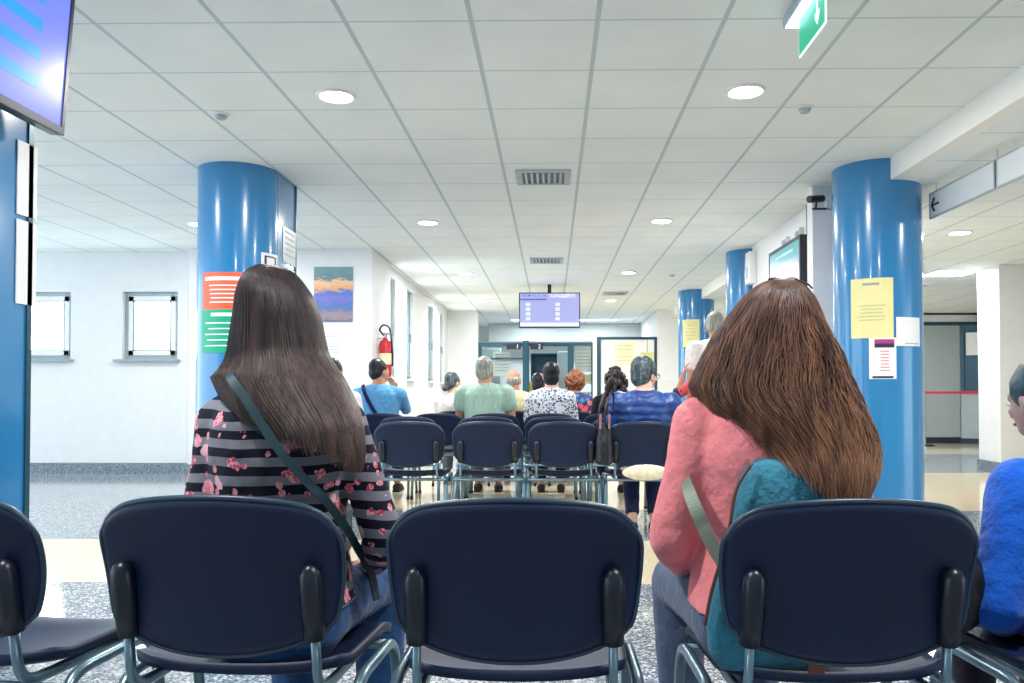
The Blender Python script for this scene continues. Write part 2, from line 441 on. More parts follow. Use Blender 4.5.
# end of the corridor
struct('wall_corridor_end', boxb(-2.6, -1.6, 17.5, 17.7, 0, CZ), 'white painted plaster')
struct('wall_back', boxb(-2.6, 8, 21.7, 21.9, 0, CZ), 'white painted plaster')
struct('wall_alcove_left', boxb(-2.6, -2.4, 17.7, 21.7, 0, CZ), 'white painted plaster')
struct('wall_office', boxb(2.25, 3.1, 17.3, 21.7, 0, CZ), 'white painted plaster')
struct('wall_header', boxb(-1.6, 2.25, 20.6, 20.8, 2.3, CZ), 'panel grey green')
# block with the wall monitor
struct('wall_monitor', boxb(2.42, 3.1, 7.0, 9.85, 0, CZ), 'white painted plaster')
struct('wall_monitor_pilaster', boxb(2.22, 2.42, 6.95, 7.1, 0, CZ), 'white painted plaster')
struct('trim_2', cyl(B(), (2.40, 7.66, 0), .013, 0, CZ, 12), 'teal aluminium')
# right hall
struct('wall_pier', boxb(5.56, 6.7, 10.2, 10.72, 0, RZ), 'white painted plaster')
struct('wall_right', boxb(9.6, 9.8, 4, 23, 0, RZ), 'white painted plaster')
struct('wall_hall_back', boxb(3.1, 9.6, 17.3, 17.5, 0, RZ), 'white painted plaster')
# skirtings
struct('baseboard_left', boxb(-9, -4.47, 10.07, 10.1, 0, .13), 'granite skirting')
struct('baseboard_poster', boxb(-4.47, -2.18, 9.87, 9.9, 0, .13), 'granite skirting')
struct('baseboard_pilaster', boxb(-2.2, -2.17, 9.9, 11.05, 0, .13), 'granite skirting')
struct('baseboard_corridor', boxb(-2.25, -2.22, 11.05, 17.5, 0, .13), 'granite skirting')
struct('baseboard_pier', box(boxb(5.53, 6.7, 10.17, 10.2, 0, .14), 5.53, 5.56, 10.2, 10.72, 0, .14), 'granite skirting')
struct('baseboard_monitor', boxb(2.39, 2.42, 7.62, 9.85, 0, .13), 'granite skirting')

# columns -----------------------------------------------------------------
def stadium(bm, cx, cy, r, ext, z0, z1, seg=48):
    pts = []
    for i in range(seg+1):
        a = PI + PI*i/seg; pts.append((cx+r*math.cos(a), cy+r*math.sin(a)))
    if ext:
        for i in range(seg+1):
            a = PI*i/seg; pts.append((cx+r*math.cos(a), cy+ext+r*math.sin(a)*.15))
    else:
        for i in range(1, seg):
            a = PI*i/seg; pts.append((cx+r*math.cos(a), cy+r*math.sin(a)))
    lo = [bm.verts.new((*p, z0)) for p in pts]; hi = [bm.verts.new((*p, z1)) for p in pts]
    for i in range(len(pts)):
        j = (i+1) % len(pts); bm.faces.new((lo[i], lo[j], hi[j], hi[i]))
    bm.faces.new(lo[::-1]); bm.faces.new(hi); return bm
def column(name, label, cx, cy, r, ext, zt):
    t = thing(name, label, 'column', (cx, cy, 0), group=None)
    o = link('column_shaft', stadium(B(), 0, 0, r, ext, 0, zt), 'gloss blue paint', t)
    for p in o.data.polygons: p.use_smooth = abs(p.normal.z) < .5
    o.data.set_sharp_from_angle(angle=R(40)) if hasattr(o.data, 'set_sharp_from_angle') else None
    link('base_ring', stadium(B(), 0, 0, r+.008, ext, 0, .1), 'navy plastic', t)
    if ext:
        link('cladding_seam', boxb(r-.001, r+.003, .0, .012, .1, zt), 'dark gasket', t)
        link('corner_strip', boxb(r-.01, r+.006, ext-.02, ext+.01, 0, zt), 'teal aluminium', t)
    return t
LC = (-2.497, 6.44); RC = (2.56, 6.45)
column('column', 'blue glossy column with orange and green notices, left of the seated rows', LC[0], LC[1], .31, .46, CZ)
column('column', 'dark blue column at the far left edge under the large screen', -2.46, 2.95, .31, .36, CZ)
column('column', 'thick blue column with yellow and white notices on the right', RC[0], RC[1], .33, 0, CZ)
column('column', 'blue column half hidden behind the white monitor wall', 2.5, 10.25, .31, 0, CZ)
column('column', 'far blue column with one yellow notice, near the standing man', 2.5, 14.15, .31, 0, CZ)

def cyl_hit(px, py, c, r):
    d = ray(px, py); dx, dy = d.x, d.y
    A = dx*dx+dy*dy; Bq = -2*(dx*c[0]+dy*c[1]); Cq = c[0]**2+c[1]**2-r*r
    disc = max(0, Bq*Bq-4*A*Cq); t = (-Bq-math.sqrt(disc))/(2*A)
    p = Vector((0, 0, CAMZ))+d*t
    return math.atan2(p.y-c[1], p.x-c[0]), p.z
def curved(bm, c, r, a0, a1, z0, z1, th=.002, k=14, org=(0, 0, 0)):
    lo = []
    for i in range(k+1):
        a = a0+(a1-a0)*i/k
        for rr in (r, r+th):
            for z in (z0, z1): lo.append(bm.verts.new((c[0]+rr*math.cos(a)-org[0], c[1]+rr*math.sin(a)-org[1], z-org[2])))
    for i in range(k):
        a, b = lo[i*4:i*4+4], lo[i*4+4:i*4+8]
        for q in ((0, 1, 3, 2),): pass
        bm.faces.new((a[2], b[2], b[3], a[3])); bm.faces.new((a[0], a[1], b[1], b[0]))
        bm.faces.new((a[0], b[0], b[2], a[2])); bm.faces.new((a[1], a[3], b[3], b[1]))
    bm.faces.new((lo[0], lo[2], lo[3], lo[1])); e = lo[-4:]; bm.faces.new((e[0], e[1], e[3], e[2]))
    return bm
def col_notice(name, label, cat, c, r, px0, px1, py0, py1, mat, marks=()):
    a0, zt = cyl_hit(px0, py0, c, r); a1, _ = cyl_hit(px1, py0, c, r); _, zb = cyl_hit((px0+px1)/2, py1, c, r)
    am = (a0+a1)/2; org = (c[0]+r*math.cos(am), c[1]+r*math.sin(am), zb)
    t = thing(name, label, cat, org)
    link('sheet', curved(B(), c, r+.002, a0, a1, zb, zt, org=org), mat, t)
    for (n_, u0, u1, v0, v1, mm) in marks:
        link(n_, curved(B(), c, r+.005, a0+(a1-a0)*u0, a0+(a1-a0)*u1, zt+(zb-zt)*v1, zt+(zb-zt)*v0, .0012, 6, org=org), mm, t)
    return t
def lines(u0, u1, v0, v1, k, mat, h=.35, seed=1):
    rr = random.Random(seed); out = []
    for i in range(k):
        v = v0+(v1-v0)*i/k; w_ = rr.uniform(.0, .3)*(u1-u0)
        out.append(('text_line', u0+w_*.5, u1-w_*.5, v, v+(v1-v0)/k*h, mat))
    return out
col_notice('notice', 'large yellow notice on the thick right column', 'notice', RC, .33, 851, 893, 280, 338, 'paper yellow',
           [('heading', .3, .68, .08, .12, 'ink grey')]+lines(.16, .84, .45, .75, 5, 'ink faint', .3))
col_notice('notice', 'blank white sheet beside the yellow notice on the right column', 'notice', RC, .33, 896, 919, 317, 346, 'paper white',
           [('text_line', .3, .9, .9, .93, 'ink grey')])
col_notice('notice', 'white flyer with magenta heading below the yellow notice', 'notice', RC, .33, 869, 896, 338, 379, 'paper white',
           [('heading', .2, .92, .04, .14, 'ink magenta'), ('heading', .2, .92, .14, .24, 'ink blue'), ('footer', .12, .88, .93, .98, 'ink blue')]+lines(.4, .75, .32, .86, 7, 'ink red', .22, 3))
col_notice('notice', 'orange notice with white writing on the left column', 'notice', LC, .31, 203.5, 262, 273, 309.5, 'sign orange',
           [('heading', .06, .8, .12, .22, 'paper white')]+lines(.08, .8, .34, .9, 5, 'paper white', .28, 5))
col_notice('notice', 'green notice with white writing under the orange one', 'notice', LC, .31, 202.5, 262, 310, 353, 'sign green',
           [('heading', .2, .7, .08, .16, 'paper white')]+lines(.08, .6, .3, .95, 5, 'paper white', .2, 8))
col_notice('notice', 'white sheet with a square dark border on the left column', 'notice', LC, .31, 261, 277, 252, 269, 'paper white',
           [('border', .15, .85, .18, .26, 'ink blue'), ('border', .15, .85, .78, .86, 'ink blue'), ('border', .15, .25, .26, .78, 'ink blue'), ('border', .75, .85, .26, .78, 'ink blue')])
col_notice('notice', 'yellow notice on the far column behind the standing man', 'notice', (2.5, 14.15), .31, 683, 699.5, 320, 347, 'paper yellow', lines(.2, .8, .2, .8, 5, 'ink faint', .3, 2))
def flat_notice(name, label, cat, x, y0, y1, z0, z1, mat, marks=(), sgn=1):
    """sheet on a face x = const, facing sgn"""
    t = thing(name, label, cat, (x, (y0+y1)/2, z0)); h = z1-z0; w_ = y1-y0
    link('sheet', boxb(min(0, .004*sgn), max(0, .004*sgn), -w_/2, w_/2, 0, h), mat, t)
    for (n_, u0, u1, v0, v1, mm) in marks:
        link(n_, boxb(min(.004*sgn, .0055*sgn), max(.004*sgn, .0055*sgn), -w_/2+w_*u0, -w_/2+w_*u1, h-h*v1, h-h*v0), mm, t)
    return t
SX = LC[0]+.31+.001; SX2 = -2.46+.312
flat_notice('notice', 'clear pocket of papers on the flat side of the left column', 'notice', SX, 6.56, 6.90, 2.07, 2.36, 'window frame grey', lines(.1, .9, .1, .9, 5, 'ink grey', .3, 9))
flat_notice('notice', 'white sheet under the clear pocket on the left column', 'notice', SX, 6.56, 6.86, 1.78, 2.03, 'paper white', lines(.1, .9, .2, .9, 4, 'ink grey', .3, 10))
flat_notice('notice', 'white framed sheet on the column under the large screen', 'notice', SX2, 3.22, 3.345, 1.72, 2.02, 'paper white')
flat_notice('notice', 'long white sheet on the far left column', 'notice', SX2, 3.22, 3.345, 1.36, 1.70, 'paper white')

# notices on facing walls (y = const)
def wall_notice(name, label, cat, px0, px1, py0, py1, Y, mat, marks=(), frame=None):
    a, b = at(px0, py1, Y), at(px1, py0, Y); t = thing(name, label, cat, ((a.x+b.x)/2, Y, a.z)); hw = (b.x-a.x)/2; h = b.z-a.z
    link('sheet', boxb(-hw, hw, -.006, 0, 0, h), mat, t)
    for (n_, u0, u1, v0, v1, mm) in marks:
        link(n_, boxb(-hw+2*hw*u0, -hw+2*hw*u1, -.0075, -.006, h-h*v1, h-h*v0), mm, t)
    return t
# poster
a, b = at(314, 322, 9.9), at(353, 267, 9.9)
t = thing('poster', 'seascape poster in blues and orange on the white wall', 'poster', ((a.x+b.x)/2, 9.9, 0))
hw = (b.x-a.x)/2
link('print', boxb(-hw, hw, -.012, -.002, a.z, b.z), 'seascape print', t)
wall_notice('notice', 'small white notice under the seascape poster', 'notice', 322, 342, 334, 358, 9.9, 'paper white', lines(.1, .9, .1, .9, 6, 'ink grey', .2, 4))

# ------------------------------------------------------------ CEILING FITTINGS
def downlight(x, y, z, label, g='round downlights', power=27):
    t = thing('ceiling_light', label, 'ceiling light', (x, y, z), group=None)
    bm = B(); tube(bm, [(.105*math.cos(a), .105*math.sin(a), -.004) for a in [2*PI*i/32 for i in range(32)]], .012, 8, closed=True)
    link('trim_ring', bm, 'white plastic', t, smooth=True)
    link('diffuser', cyl(B(), (0, 0), .1, -.008, -.001, 32), 'lamp diffuser', t)
    area('lamp', (0, 0, -.02), (0, 0, 0), .18, .18, power, (1, .97, .93), 'DISK', parent=t)
for (x, y, l) in ((-1.28, 4.78, 'bright round downlight nearest on the left half of the ceiling'), (1.13, 4.74, 'bright round downlight nearest on the right half of the ceiling'),
                  (-1.28, 8.36, 'round downlight of the second pair, left of the near vent'), (1.12, 8.32, 'round downlight of the second pair, right of the near vent'),
                  (-1.28, 11.95, 'small far round downlight left of the hanging screen'), (1.12, 11.9, 'small far round downlight right of the hanging screen'),
                  (-1.28, 15.5, 'farthest round downlight on the left by the corridor windows'), (1.12, 15.5, 'farthest round downlight on the right of the hanging screen'),
                  (-1.28, 1.2, 'round downlight above the front row on the left'), (1.13, 1.2, 'round downlight above the front row on the right'),
                  (-3.68, 8.4, 'round downlight just left of the blue column with notices'), (-3.68, 4.78, 'round downlight over the left aisle')):
    downlight(x, y, CZ, l)
downlight(4.06, 8.15, RZ, 'round downlight in the right hall ceiling beside the thick column')
downlight(4.06, 4.6, RZ, 'round downlight over the right hall near the hanging sign')
def panel_light(x, y, z, label, sx=.6, sy=.6, power=30):
    t = thing('ceiling_panel_light', label, 'ceiling light', (x, y, z))
    bm = B()
    for q in ((-sx/2, sx/2, -sy/2, -sy/2+.02), (-sx/2, sx/2, sy/2-.02, sy/2), (-sx/2, -sx/2+.02, -sy/2, sy/2), (sx/2-.02, sx/2, -sy/2, sy/2)): box(bm, q[0], q[1], q[2], q[3], -.012, -.001)
    link('frame', bm, 'white plastic', t)
    link('diffuser', boxb(-sx/2+.02, sx/2-.02, -sy/2+.02, sy/2-.02, -.008, -.001), 'panel diffuser', t)
    area('lamp', (0, 0, -.02), (0, 0, 0), sx*.9, sy*.9, power, (.97, 1, 1), parent=t)
panel_light(5.3, 10.9, RZ, 'square light panel in the right hall ceiling before the pillar')
panel_light(5.6, 14.6, RZ, 'far square light panel over the ticket counter in the right hall')
panel_light(1.1, 19.6, CZ, 'rectangular light panel over the office behind the glass screens', 1.0, .35)
panel_light(-.5, 19.6, CZ, 'rectangular light panel over the office, left of the hanging screen', 1.0, .35)
def vent(x, y, z, w_, label):
    t = thing('ceiling_vent', label, 'vent', (x, y, z)); h = w_/2
    bm = B()
    for q in ((-h, h, -h, -h+.05), (-h, h, h-.05, h), (-h, -h+.05, -h+.05, h-.05), (h-.05, h, -h+.05, h-.05)): box(bm, q[0], q[1], q[2], q[3], -.014, -.001)
    link('frame', bm, 'window frame grey', t, bev=.003)
    link('duct_backing', boxb(-h+.05, h-.05, -h+.05, h-.05, -.004, -.001), 'teal aluminium', t)
    k = 7
    for i in range(k):
        xx = -h+.08+(w_-.16)*i/(k-1); M = Matrix.Translation((xx, 0, -.012)) @ Matrix.Rotation(R(35 if i < k/2 else -35), 4, 'Y')
        link('slat', box(B(), -.012, .012, -h+.055, h-.055, -.002, .002, M), 'window frame grey', t)
vent(-.07, 6.62, CZ, .44, 'square ceiling air vent nearest, above the seated rows')
vent(-.07, 10.8, CZ, .44, 'second square ceiling vent above the hanging screen')
vent(1.12, 14.4, CZ, .44, 'far ceiling vent right of the hanging screen')
vent(5.3, 12.4, RZ, .5, 'ceiling vent in the right hall behind the light panel')
def detector(x, y, label):
    t = thing('smoke_detector', label, 'smoke detector', (x, y, CZ))
    link('base', cyl(B(), (0, 0), .05, -.014, -.001, 24), 'white plastic', t, smooth=False)
    link('sensor_head', cyl(B(), (0, 0), .028, -.035, -.014, 24, .04), 'grey paint', t)
detector(1.56, 5.02, 'smoke detector right of the nearest right downlight')
detector(-2.09, 5.08, 'smoke detector left of the nearest left downlight')
detector(1.78, 12.1, 'small smoke detector before the far blue column')

# exit sign --------------------------------------------------------------------
t = thing('exit_sign', 'lit green emergency exit sign with white arrow hanging from ceiling', 'exit sign', (1.135, 3.55, CZ))
link('housing', boxb(-.05, .05, -.25, .27, -.05, -.001), 'window frame grey', t, bev=.008)
link('light_tube', boxb(-.04, .03, -.22, .25, -.058, -.05), 'exit tube', t)
p = link('sign_panel', boxb(-.003, .003, -.19, .17, -.232, -.058), 'exit white', t)
g = link('green_field', boxb(-.0045, .0045, -.183, .163, -.225, -.065), 'exit green', t)
def arrowdown(side):
    bm = B(); x0, x1 = side*.0045, side*.006
    pts = [(-.10, -.115), (-.085, -.115), (-.085, -.185), (-.065, -.165), (-.065, -.19), (-.0925, -.225), (-.12, -.19), (-.12, -.165), (-.10, -.185)]
    a = [bm.verts.new((x0, y, z)) for y, z in pts]; b = [bm.verts.new((x1, y, z)) for y, z in pts]
    bm.faces.new(a); bm.faces.new(b[::-1])
    for i in range(len(pts)):
        j = (i+1) % len(pts); bm.faces.new((a[i], b[i], b[j], a[j]))
    return bm
a_ = link('arrow', arrowdown(-1), 'exit white', t); a_.location.z = .03

# hanging direction sign --------------------------------------------------------
t = thing('direction_sign', 'long pale hanging direction sign with a dark left arrow', 'sign', (2.93, 6.33, 0))
zt_, zb_ = 2.53, 2.355
y = 0.0
for k, L in enumerate((.95, .95, 1.0)):
    pl = link('sign_plate', boxb(-.006, .006, y-L+.02, y, zb_, zt_), 'frosted sign plate', t)
    bm = B()
    for q in ((y-L+.02, y, zb_-.012, zb_), (y-L+.02, y, zt_, zt_+.012), (y-.012, y, zb_, zt_), (y-L+.02, y-L+.032, zb_, zt_)): box(bm, -.01, .01, *q)
    link('plate_edge', bm, 'window frame grey', pl)
    y -= L
for yy in (-.1, -.95, -1.9, -2.7): link('hanger', cyl(B(), (0, yy), .003, zt_+.01, RZ, 8), 'chrome', t)
bm = B()
tube(bm, [(-.008, -.155, 2.44), (-.008, -.045, 2.44)], .008, 6); tube(bm, [(-.008, -.085, 2.49), (-.008, -.04, 2.44), (-.008, -.085, 2.39)], .009, 6)
link('arrow', bm, 'ink blue', t)

# small ceiling-level conduit camera by the thick column
t = thing('security_camera', 'small dark security camera on a bracket left of thick column', 'camera', (2.34, 6.95, 2.60))
link('bracket', boxb(-.14, .01, -.06, -.045, -.05, -.036), 'navy plastic', t)
link('camera_body', tube(B(), [(-.19, -.13, .02), (-.05, -.05, .045)], .030, 14), 'black plastic', t)
link('mount', tube(B(), [(-.11, -.055, -.04), (-.11, -.085, .03)], .009, 8), 'navy plastic', t)
link('wall_plate', boxb(-.02, .04, -.06, 0, -.06, .06), 'white plastic', t)
for k, (yy, l) in enumerate(((8.35, 'small white emergency lamp above the far end of wall monitor'), (7.9, 'small white emergency lamp above the near end of wall monitor'))):
    t = thing('emergency_lamp', l, 'lamp', (2.42, yy, 2.56)); link('casing', boxb(-.05, 0, -.06, .06, -.035, .035), 'white plastic', t, bev=.006); link('lens', boxb(-.06, -.05, -.045, .045, -.03, .005), 'window frame grey', t)
t = thing('alarm_box', 'white box high on the corner beside the half hidden column', 'alarm box', (2.42, 9.75, 2.3))
link('casing', boxb(-.09, 0, -.1, .09, 0, .38), 'white plastic', t, bev=.012); link('grille', boxb(-.094, -.09, -.05, .05, .06, .2), 'window frame grey', t)

# ------------------------------------------------------------ SCREENS
def tv(name, label, origin, M, w_, h, th=.05, bez=.03, bars=(), screen='screen lavender'):
    """screen faces local +X after M; local y = width, z = height, origin at far lower corner centre"""
    t = thing(name, label, 'screen', origin); t.matrix_world = Matrix.Translation(Vector(origin)) @ M
    link('housing', boxb(-th, 0, -w_/2, w_/2, 0, h), 'black plastic', t, bev=.006)
    bm = B()
    for q in ((-w_/2, w_/2, 0, bez*1.5), (-w_/2, w_/2, h-bez, h), (-w_/2, -w_/2+bez, bez*1.5, h-bez), (w_/2-bez, w_/2, bez*1.5, h-bez)): box(bm, 0, .008, *q)
    link('bezel', bm, 'navy plastic', t, bev=.002)
    s_ = link('display', boxb(0, .003, -w_/2+bez, w_/2-bez, bez*1.5, h-bez), screen, t)
    W_, H_ = w_-2*bez, h-2.5*bez
    for (u0, u1, v0, v1, mm) in bars:
        link('screen_text', boxb(.003, .0042, -w_/2+bez+W_*u0, -w_/2+bez+W_*u1, bez*1.5+H_*(1-v1), bez*1.5+H_*(1-v0)), mm, s_)
    return t
# large one at left: faces +X, far end at Y 3.30
bars = []
for i in range(5):
    v0 = .0+i*.19; bars.append((.1, .84, v0, v0+.08, 'screen cyan bar'))
t = tv('wall_screen', 'large screen at upper left with pale blue bars', (-2.02, 2.78, 2.06), Matrix.Rotation(R(-.0), 4, 'Z') @ Matrix.Rotation(R(4), 4, 'Y'), 1.06, .64, .05, .022, bars)
link('wall_bracket', boxb(-.17, -.05, -.14, .14, .2, .44), 'black plastic', t)
# wall monitor facing -X
t = tv('wall_monitor_screen', 'black wall monitor with teal display on the white wall', (2.30, 8.09, 1.92), Matrix.Rotation(PI, 4, 'Z'), 1.08, .55, .10, .035,
   ((.0, 1, 0, .3, 'screen teal'), (.08, .6, .38, .43, 'screen white'), (.08, .5, .52, .57, 'screen white'), (.2, .8, .12, .17, 'screen white')), 'screen sky')
link('wall_bracket', boxb(-.12, -.10, -.15, .15, .15, .4), 'black plastic', t)
# hanging timetable screen facing -Y
a, b = at(519, 328, 13.2), at(580, 292.5, 13.2)
bars = [(0, 1, .0, .14, 'screen pale'), (.5, .94, .01, .13, 'screen white'), (0, .45, .155, .2, 'screen blue'), (0, 1, .88, 1, 'screen white')]
for c_ in (.1, .6):
    for r_ in range(4):
        bars.append((c_, c_+.075, .28+.145*r_, .38+.145*r_, 'screen white')); bars.append((c_+.13, c_+.34, .31+.145*r_, .35+.145*r_, 'screen pale'))
for k in range(5): bars.append((.04+.085*k, .1+.085*k, .04, .09, 'screen blue'))
t = tv('hanging_screen', 'pale blue information screen hanging above the far rows', ((a.x+b.x)/2, 13.2, a.z), Matrix.Rotation(-PI/2, 4, 'Z'), b.x-a.x, b.z-a.z, .06, .016, bars, 'screen pale')
link('ceiling_pole', boxb(-.05, -.01, -.03, .03, b.z-a.z, CZ-a.z), 'black plastic', t)

# ------------------------------------------------------------ END OFFICE: glass screens
def frame_rect(bm, x0, x1, z0, z1, w_, y0=-.03, y1=.03):
    for q in ((x0, x0+w_, z0, z1), (x1-w_, x1, z0, z1), (x0+w_, x1-w_, z0, z0+w_), (x0+w_, x1-w_, z1-w_, z1)): box(bm, q[0], q[1], y0, y1, q[2], q[3])
YS = 17.5
def sx(px, Y=YS): return X_at(px, Y)
def sz(py, Y=YS): return Z_at(py, Y)
t = thing('glass_partition', 'teal framed glass office screens with numbers at the corridor end', 'partition', (0, YS, 0))
bm = B(); frame_rect(bm, sx(478.5), sx(526), 0, sz(343), .07); link('frame', bm, 'teal aluminium', t)
bm = B(); frame_rect(bm, sx(526), sx(571), 0, sz(343), .07); link('frame', bm, 'teal aluminium', t)
bm = B(); frame_rect(bm, sx(571), sx(594), 0, sz(343), .06); link('frame', bm, 'teal aluminium', t)
link('transom', boxb(sx(480), sx(523), -.025, .025, sz(359.5), sz(358)), 'teal aluminium', t)
link('centre_post', boxb(sx(523), sx(529), -.12, -.035, 0, sz(341)), 'teal aluminium', t)
link('pane', boxb(sx(480), sx(524.5), -.003, .003, .07, sz(344.5)), 'clear glass', t)
link('pane', boxb(sx(528), sx(569.5), -.003, .003, .07, sz(344.5)), 'clear glass', t)
link('pane', boxb(sx(573), sx(592.5), -.003, .003, .07, sz(344.5)), 'clear glass', t)
for px0, px1, s_ in ((506.5, 521, '1'), (530.5, 543, '2')):
    p = link('number_plate', boxb(sx(px0), sx(px1), -.07, -.035, sz(349.5), sz(344)), 'ink blue', t)
    textmesh('numeral', s_, .12, 'paper white', Matrix.Translation((sx(px1-3.5), -.073, sz(346.8))) @ Matrix.Rotation(PI/2, 4, 'X'), p)
# sheets behind the glass
for q in (('white sheet taped inside the left glass screen', 493, 510, 352, 376, 'paper white', .05), ('pale sheet on the narrow glass pane, upper', 575, 592, 347, 372, 'paper white', .05),
          ('pale yellow sheet on the narrow glass pane, lower', 575, 592, 374, 384, 'paper cream', .05)):
    wall_notice('notice', q[0], 'notice', q[1], q[2], q[3], q[4], YS+q[6], q[5], lines(.1, .9, .1, .9, 6, 'ink grey', .15, 4))
t = thing('white_post', 'white square post between the office screens', 'post', (sx(595.5), YS, 0)); link('post_shaft', boxb(-.06, .05, -.05, .05, 0, sz(338)), 'white paint', t, bev=.01)
link('post_foot', boxb(-.075, .065, -.065, .065, 0, .05), 'grey paint', t)
t = thing('office_partition', 'white office partition with yellow sheets right of the glass screens', 'partition', (0, YS, 0))
bm = B(); frame_rect(bm, sx(598), sx(657), 0, sz(337), .06); link('frame', bm, 'teal aluminium', t)
link('panel', boxb(sx(600.5), sx(655), -.02, .02, .06, sz(339)), 'white paint', t); link('seam', boxb(sx(647), sx(647.6), -.024, -.02, .06, sz(339)), 'dark gasket', t)
link('thick_post', boxb(sx(596.8), sx(600.8), -.06, .03, 0, sz(337)), 'teal aluminium', t)
wall_notice('notice', 'cream sheet on the white office partition, left', 'notice', 615, 634, 343, 366, YS-.021, 'paper cream', lines(.1, .9, .1, .9, 5, 'ink faint', .2, 4))
wall_notice('notice', 'yellow sheet on the white office partition, right', 'notice', 640, 654, 352, 366, YS-.021, 'paper yellow', lines(.1, .9, .1, .9, 5, 'ink faint', .2, 4))
# behind the glass: blue cabinet, pale cupboard, yellow box
t = thing('filing_cabinet', 'blue open shelving cabinet behind the glass screens', 'cabinet', (X_at(544, 19.5), 19.5, 0))
hw = .32; bm = B(); frame_rect(bm, -hw, hw, 0, 1.95, .03, 0, .4); box(bm, -hw, hw, .38, .4, 0, 1.95); link('carcass', bm, 'cabinet blue', t)
for z in (.5, .95, 1.35): link('shelf', boxb(-hw+.03, hw-.03, .01, .38, z, z+.025), 'window frame grey', t)
t = thing('cupboard', 'pale grey cupboard beside the blue cabinet in the office', 'cupboard', (X_at(562, 19.5)+.06, 19.5, 0))
link('carcass', boxb(-.15, .2, 0, .4, 0, 2.0), 'panel grey green', t, bev=.005); d = link('door', boxb(-.14, .19, -.02, 0, .05, 1.97), 'window frame grey', t); link('handle', boxb(-.11, -.09, -.04, -.02, 1.0, 1.15), 'chrome', d)
t = thing('storage_box', 'yellow storage box inside the office behind the glass', 'box', (X_at(533, 18.6), 18.6, 1.02))
link('box_body', boxb(-.16, .16, -.1, .1, 0, .22), 'yellow box', t, bev=.01); link('box_lid', boxb(-.17, .17, -.11, .11, .22, .25), 'paper cream', t)
t = thing('office_desk', 'pale office desk behind the glass screens', 'desk', (-.2, 18.6, 0))
link('desk_top', boxb(-1.1, 1.1, -.3, .3, .98, 1.02), 'panel grey green', t, bev=.005)
for x_ in (-1.05, 1.0): link('desk_side', boxb(x_, x_+.05, -.28, .28, 0, .98), 'panel grey green', t)
t = thing('wall_cabinet', 'grey green cabinet standing behind the left glass screen', 'cabinet', (X_at(488, 19.8), 19.8, 0))
link('carcass', boxb(-.3, .3, 0, .4, 0, 2.1), 'panel grey green', t, bev=.005); link('door', boxb(-.29, .29, -.02, 0, .05, 2.05), 'grey paint', t); 

# ------------------------------------------------------------ RIGHT HALL: ticket counter
Yh = 16.4
hx = lambda px, Y=Yh: X_at(px, Y)
hz = lambda py, Y=Yh: Z_at(py, Y)
t = thing('hall_partition', 'grey green panelled partition at the end of the right hall', 'partition', (0, Yh, 0))
link('panel', boxb(hx(905), hx(960), 0, .06, .12, hz(326)), 'panel grey green', t)
link('base_rail', boxb(hx(905), hx(960), -.02, .08, 0, .12), 'navy plastic', t)
link('top_rail', boxb(hx(905), hx(985), -.02, .08, hz(326), hz(322.5)), 'teal aluminium', t)
link('fascia', boxb(hx(905), hx(990), .0, .06, hz(322.5), hz(314)), 'white paint', t)
link('ceiling_rail', boxb(hx(905), hx(990), -.02, .06, hz(314)-.03, RZ-.002), 'navy plastic', t)
t = thing('ticket_counter', 'white panelled ticket counter with blue glazed booth behind the pillar', 'counter', (hx(961), Yh, 0), R(-38))
link('counter_front', boxb(0, 1.3, 0, .05, .1, 1.0), 'window frame grey', t); link('counter_base', boxb(0, 1.3, -.02, .06, 0, .1), 'navy plastic', t)
for k in range(1, 4): link('panel_seam', boxb(.3*k, .3*k+.01, -.004, 0, .1, 1.0), 'grey paint', t)
link('counter_top', boxb(0, 1.3, -.08, .3, 1.0, 1.04), 'tape red', t, bev=.006)
bm = B(); frame_rect(bm, 0, 1.3, 1.04, 2.35, .06, 0, .06); box(bm, .5, .56, 0, .06, 1.1, 2.29); link('booth_frame', bm, 'cabinet blue', t)
link('booth_pane', boxb(.06, 1.24, .028, .034, 1.1, 2.29), 'cabinet blue', t)
p = link('taped_sheet', boxb(.1, .42, -.006, 0, 1.75, 2.2), 'paper white', t)
link('yellow_tray', boxb(.36, .7, -.05, -.0, 1.04, 1.22), 'yellow box', t)
link('number_display', boxb(.52, .85, -.05, 0, 2.25, 2.42), 'leather brown', t)
t = thing('barrier_tape', 'red barrier tape across the right hall', 'barrier tape', (hx(924, 15.6), 15.6, 0))
link('tape', boxb(0, 1.28, -.003, .003, .985, 1.03), 'tape red', t)
link('tape_post', cyl(B(), (0, 0), .03, .02, 1.05, 20), 'chrome', t); link('post_base', cyl(B(), (0, 0), .17, 0, .02, 28), 'black rubber', t)

# ------------------------------------------------------------ FIRE EXTINGUISHER
t = thing('fire_extinguisher', 'red fire extinguisher hanging on the corner beside the windows', 'fire extinguisher', (-2.11, 10.28, 0))
bm = B(); prof = [(.0, 1.20), (.07, 1.205), (.08, 1.24), (.08, 1.60), (.07, 1.65), (.035, 1.68), (.022, 1.70), (.0, 1.70)]
rings = []
for r_, z in prof: rings.append([bm.verts.new((max(r_, .001)*math.cos(2*PI*k/24), max(r_, .001)*math.sin(2*PI*k/24), z)) for k in range(24)])
for i in range(len(rings)-1):
    for k in range(24): bm.faces.new((rings[i][k], rings[i][(k+1) % 24], rings[i+1][(k+1) % 24], rings[i+1][k]))
link('cylinder', bm, 'extinguisher red', t, smooth=True)
link('valve', box(cyl(B(), (0, 0), .022, 1.70, 1.745, 16), -.02, .075, -.012, .012, 1.74, 1.76), 'chrome', t)
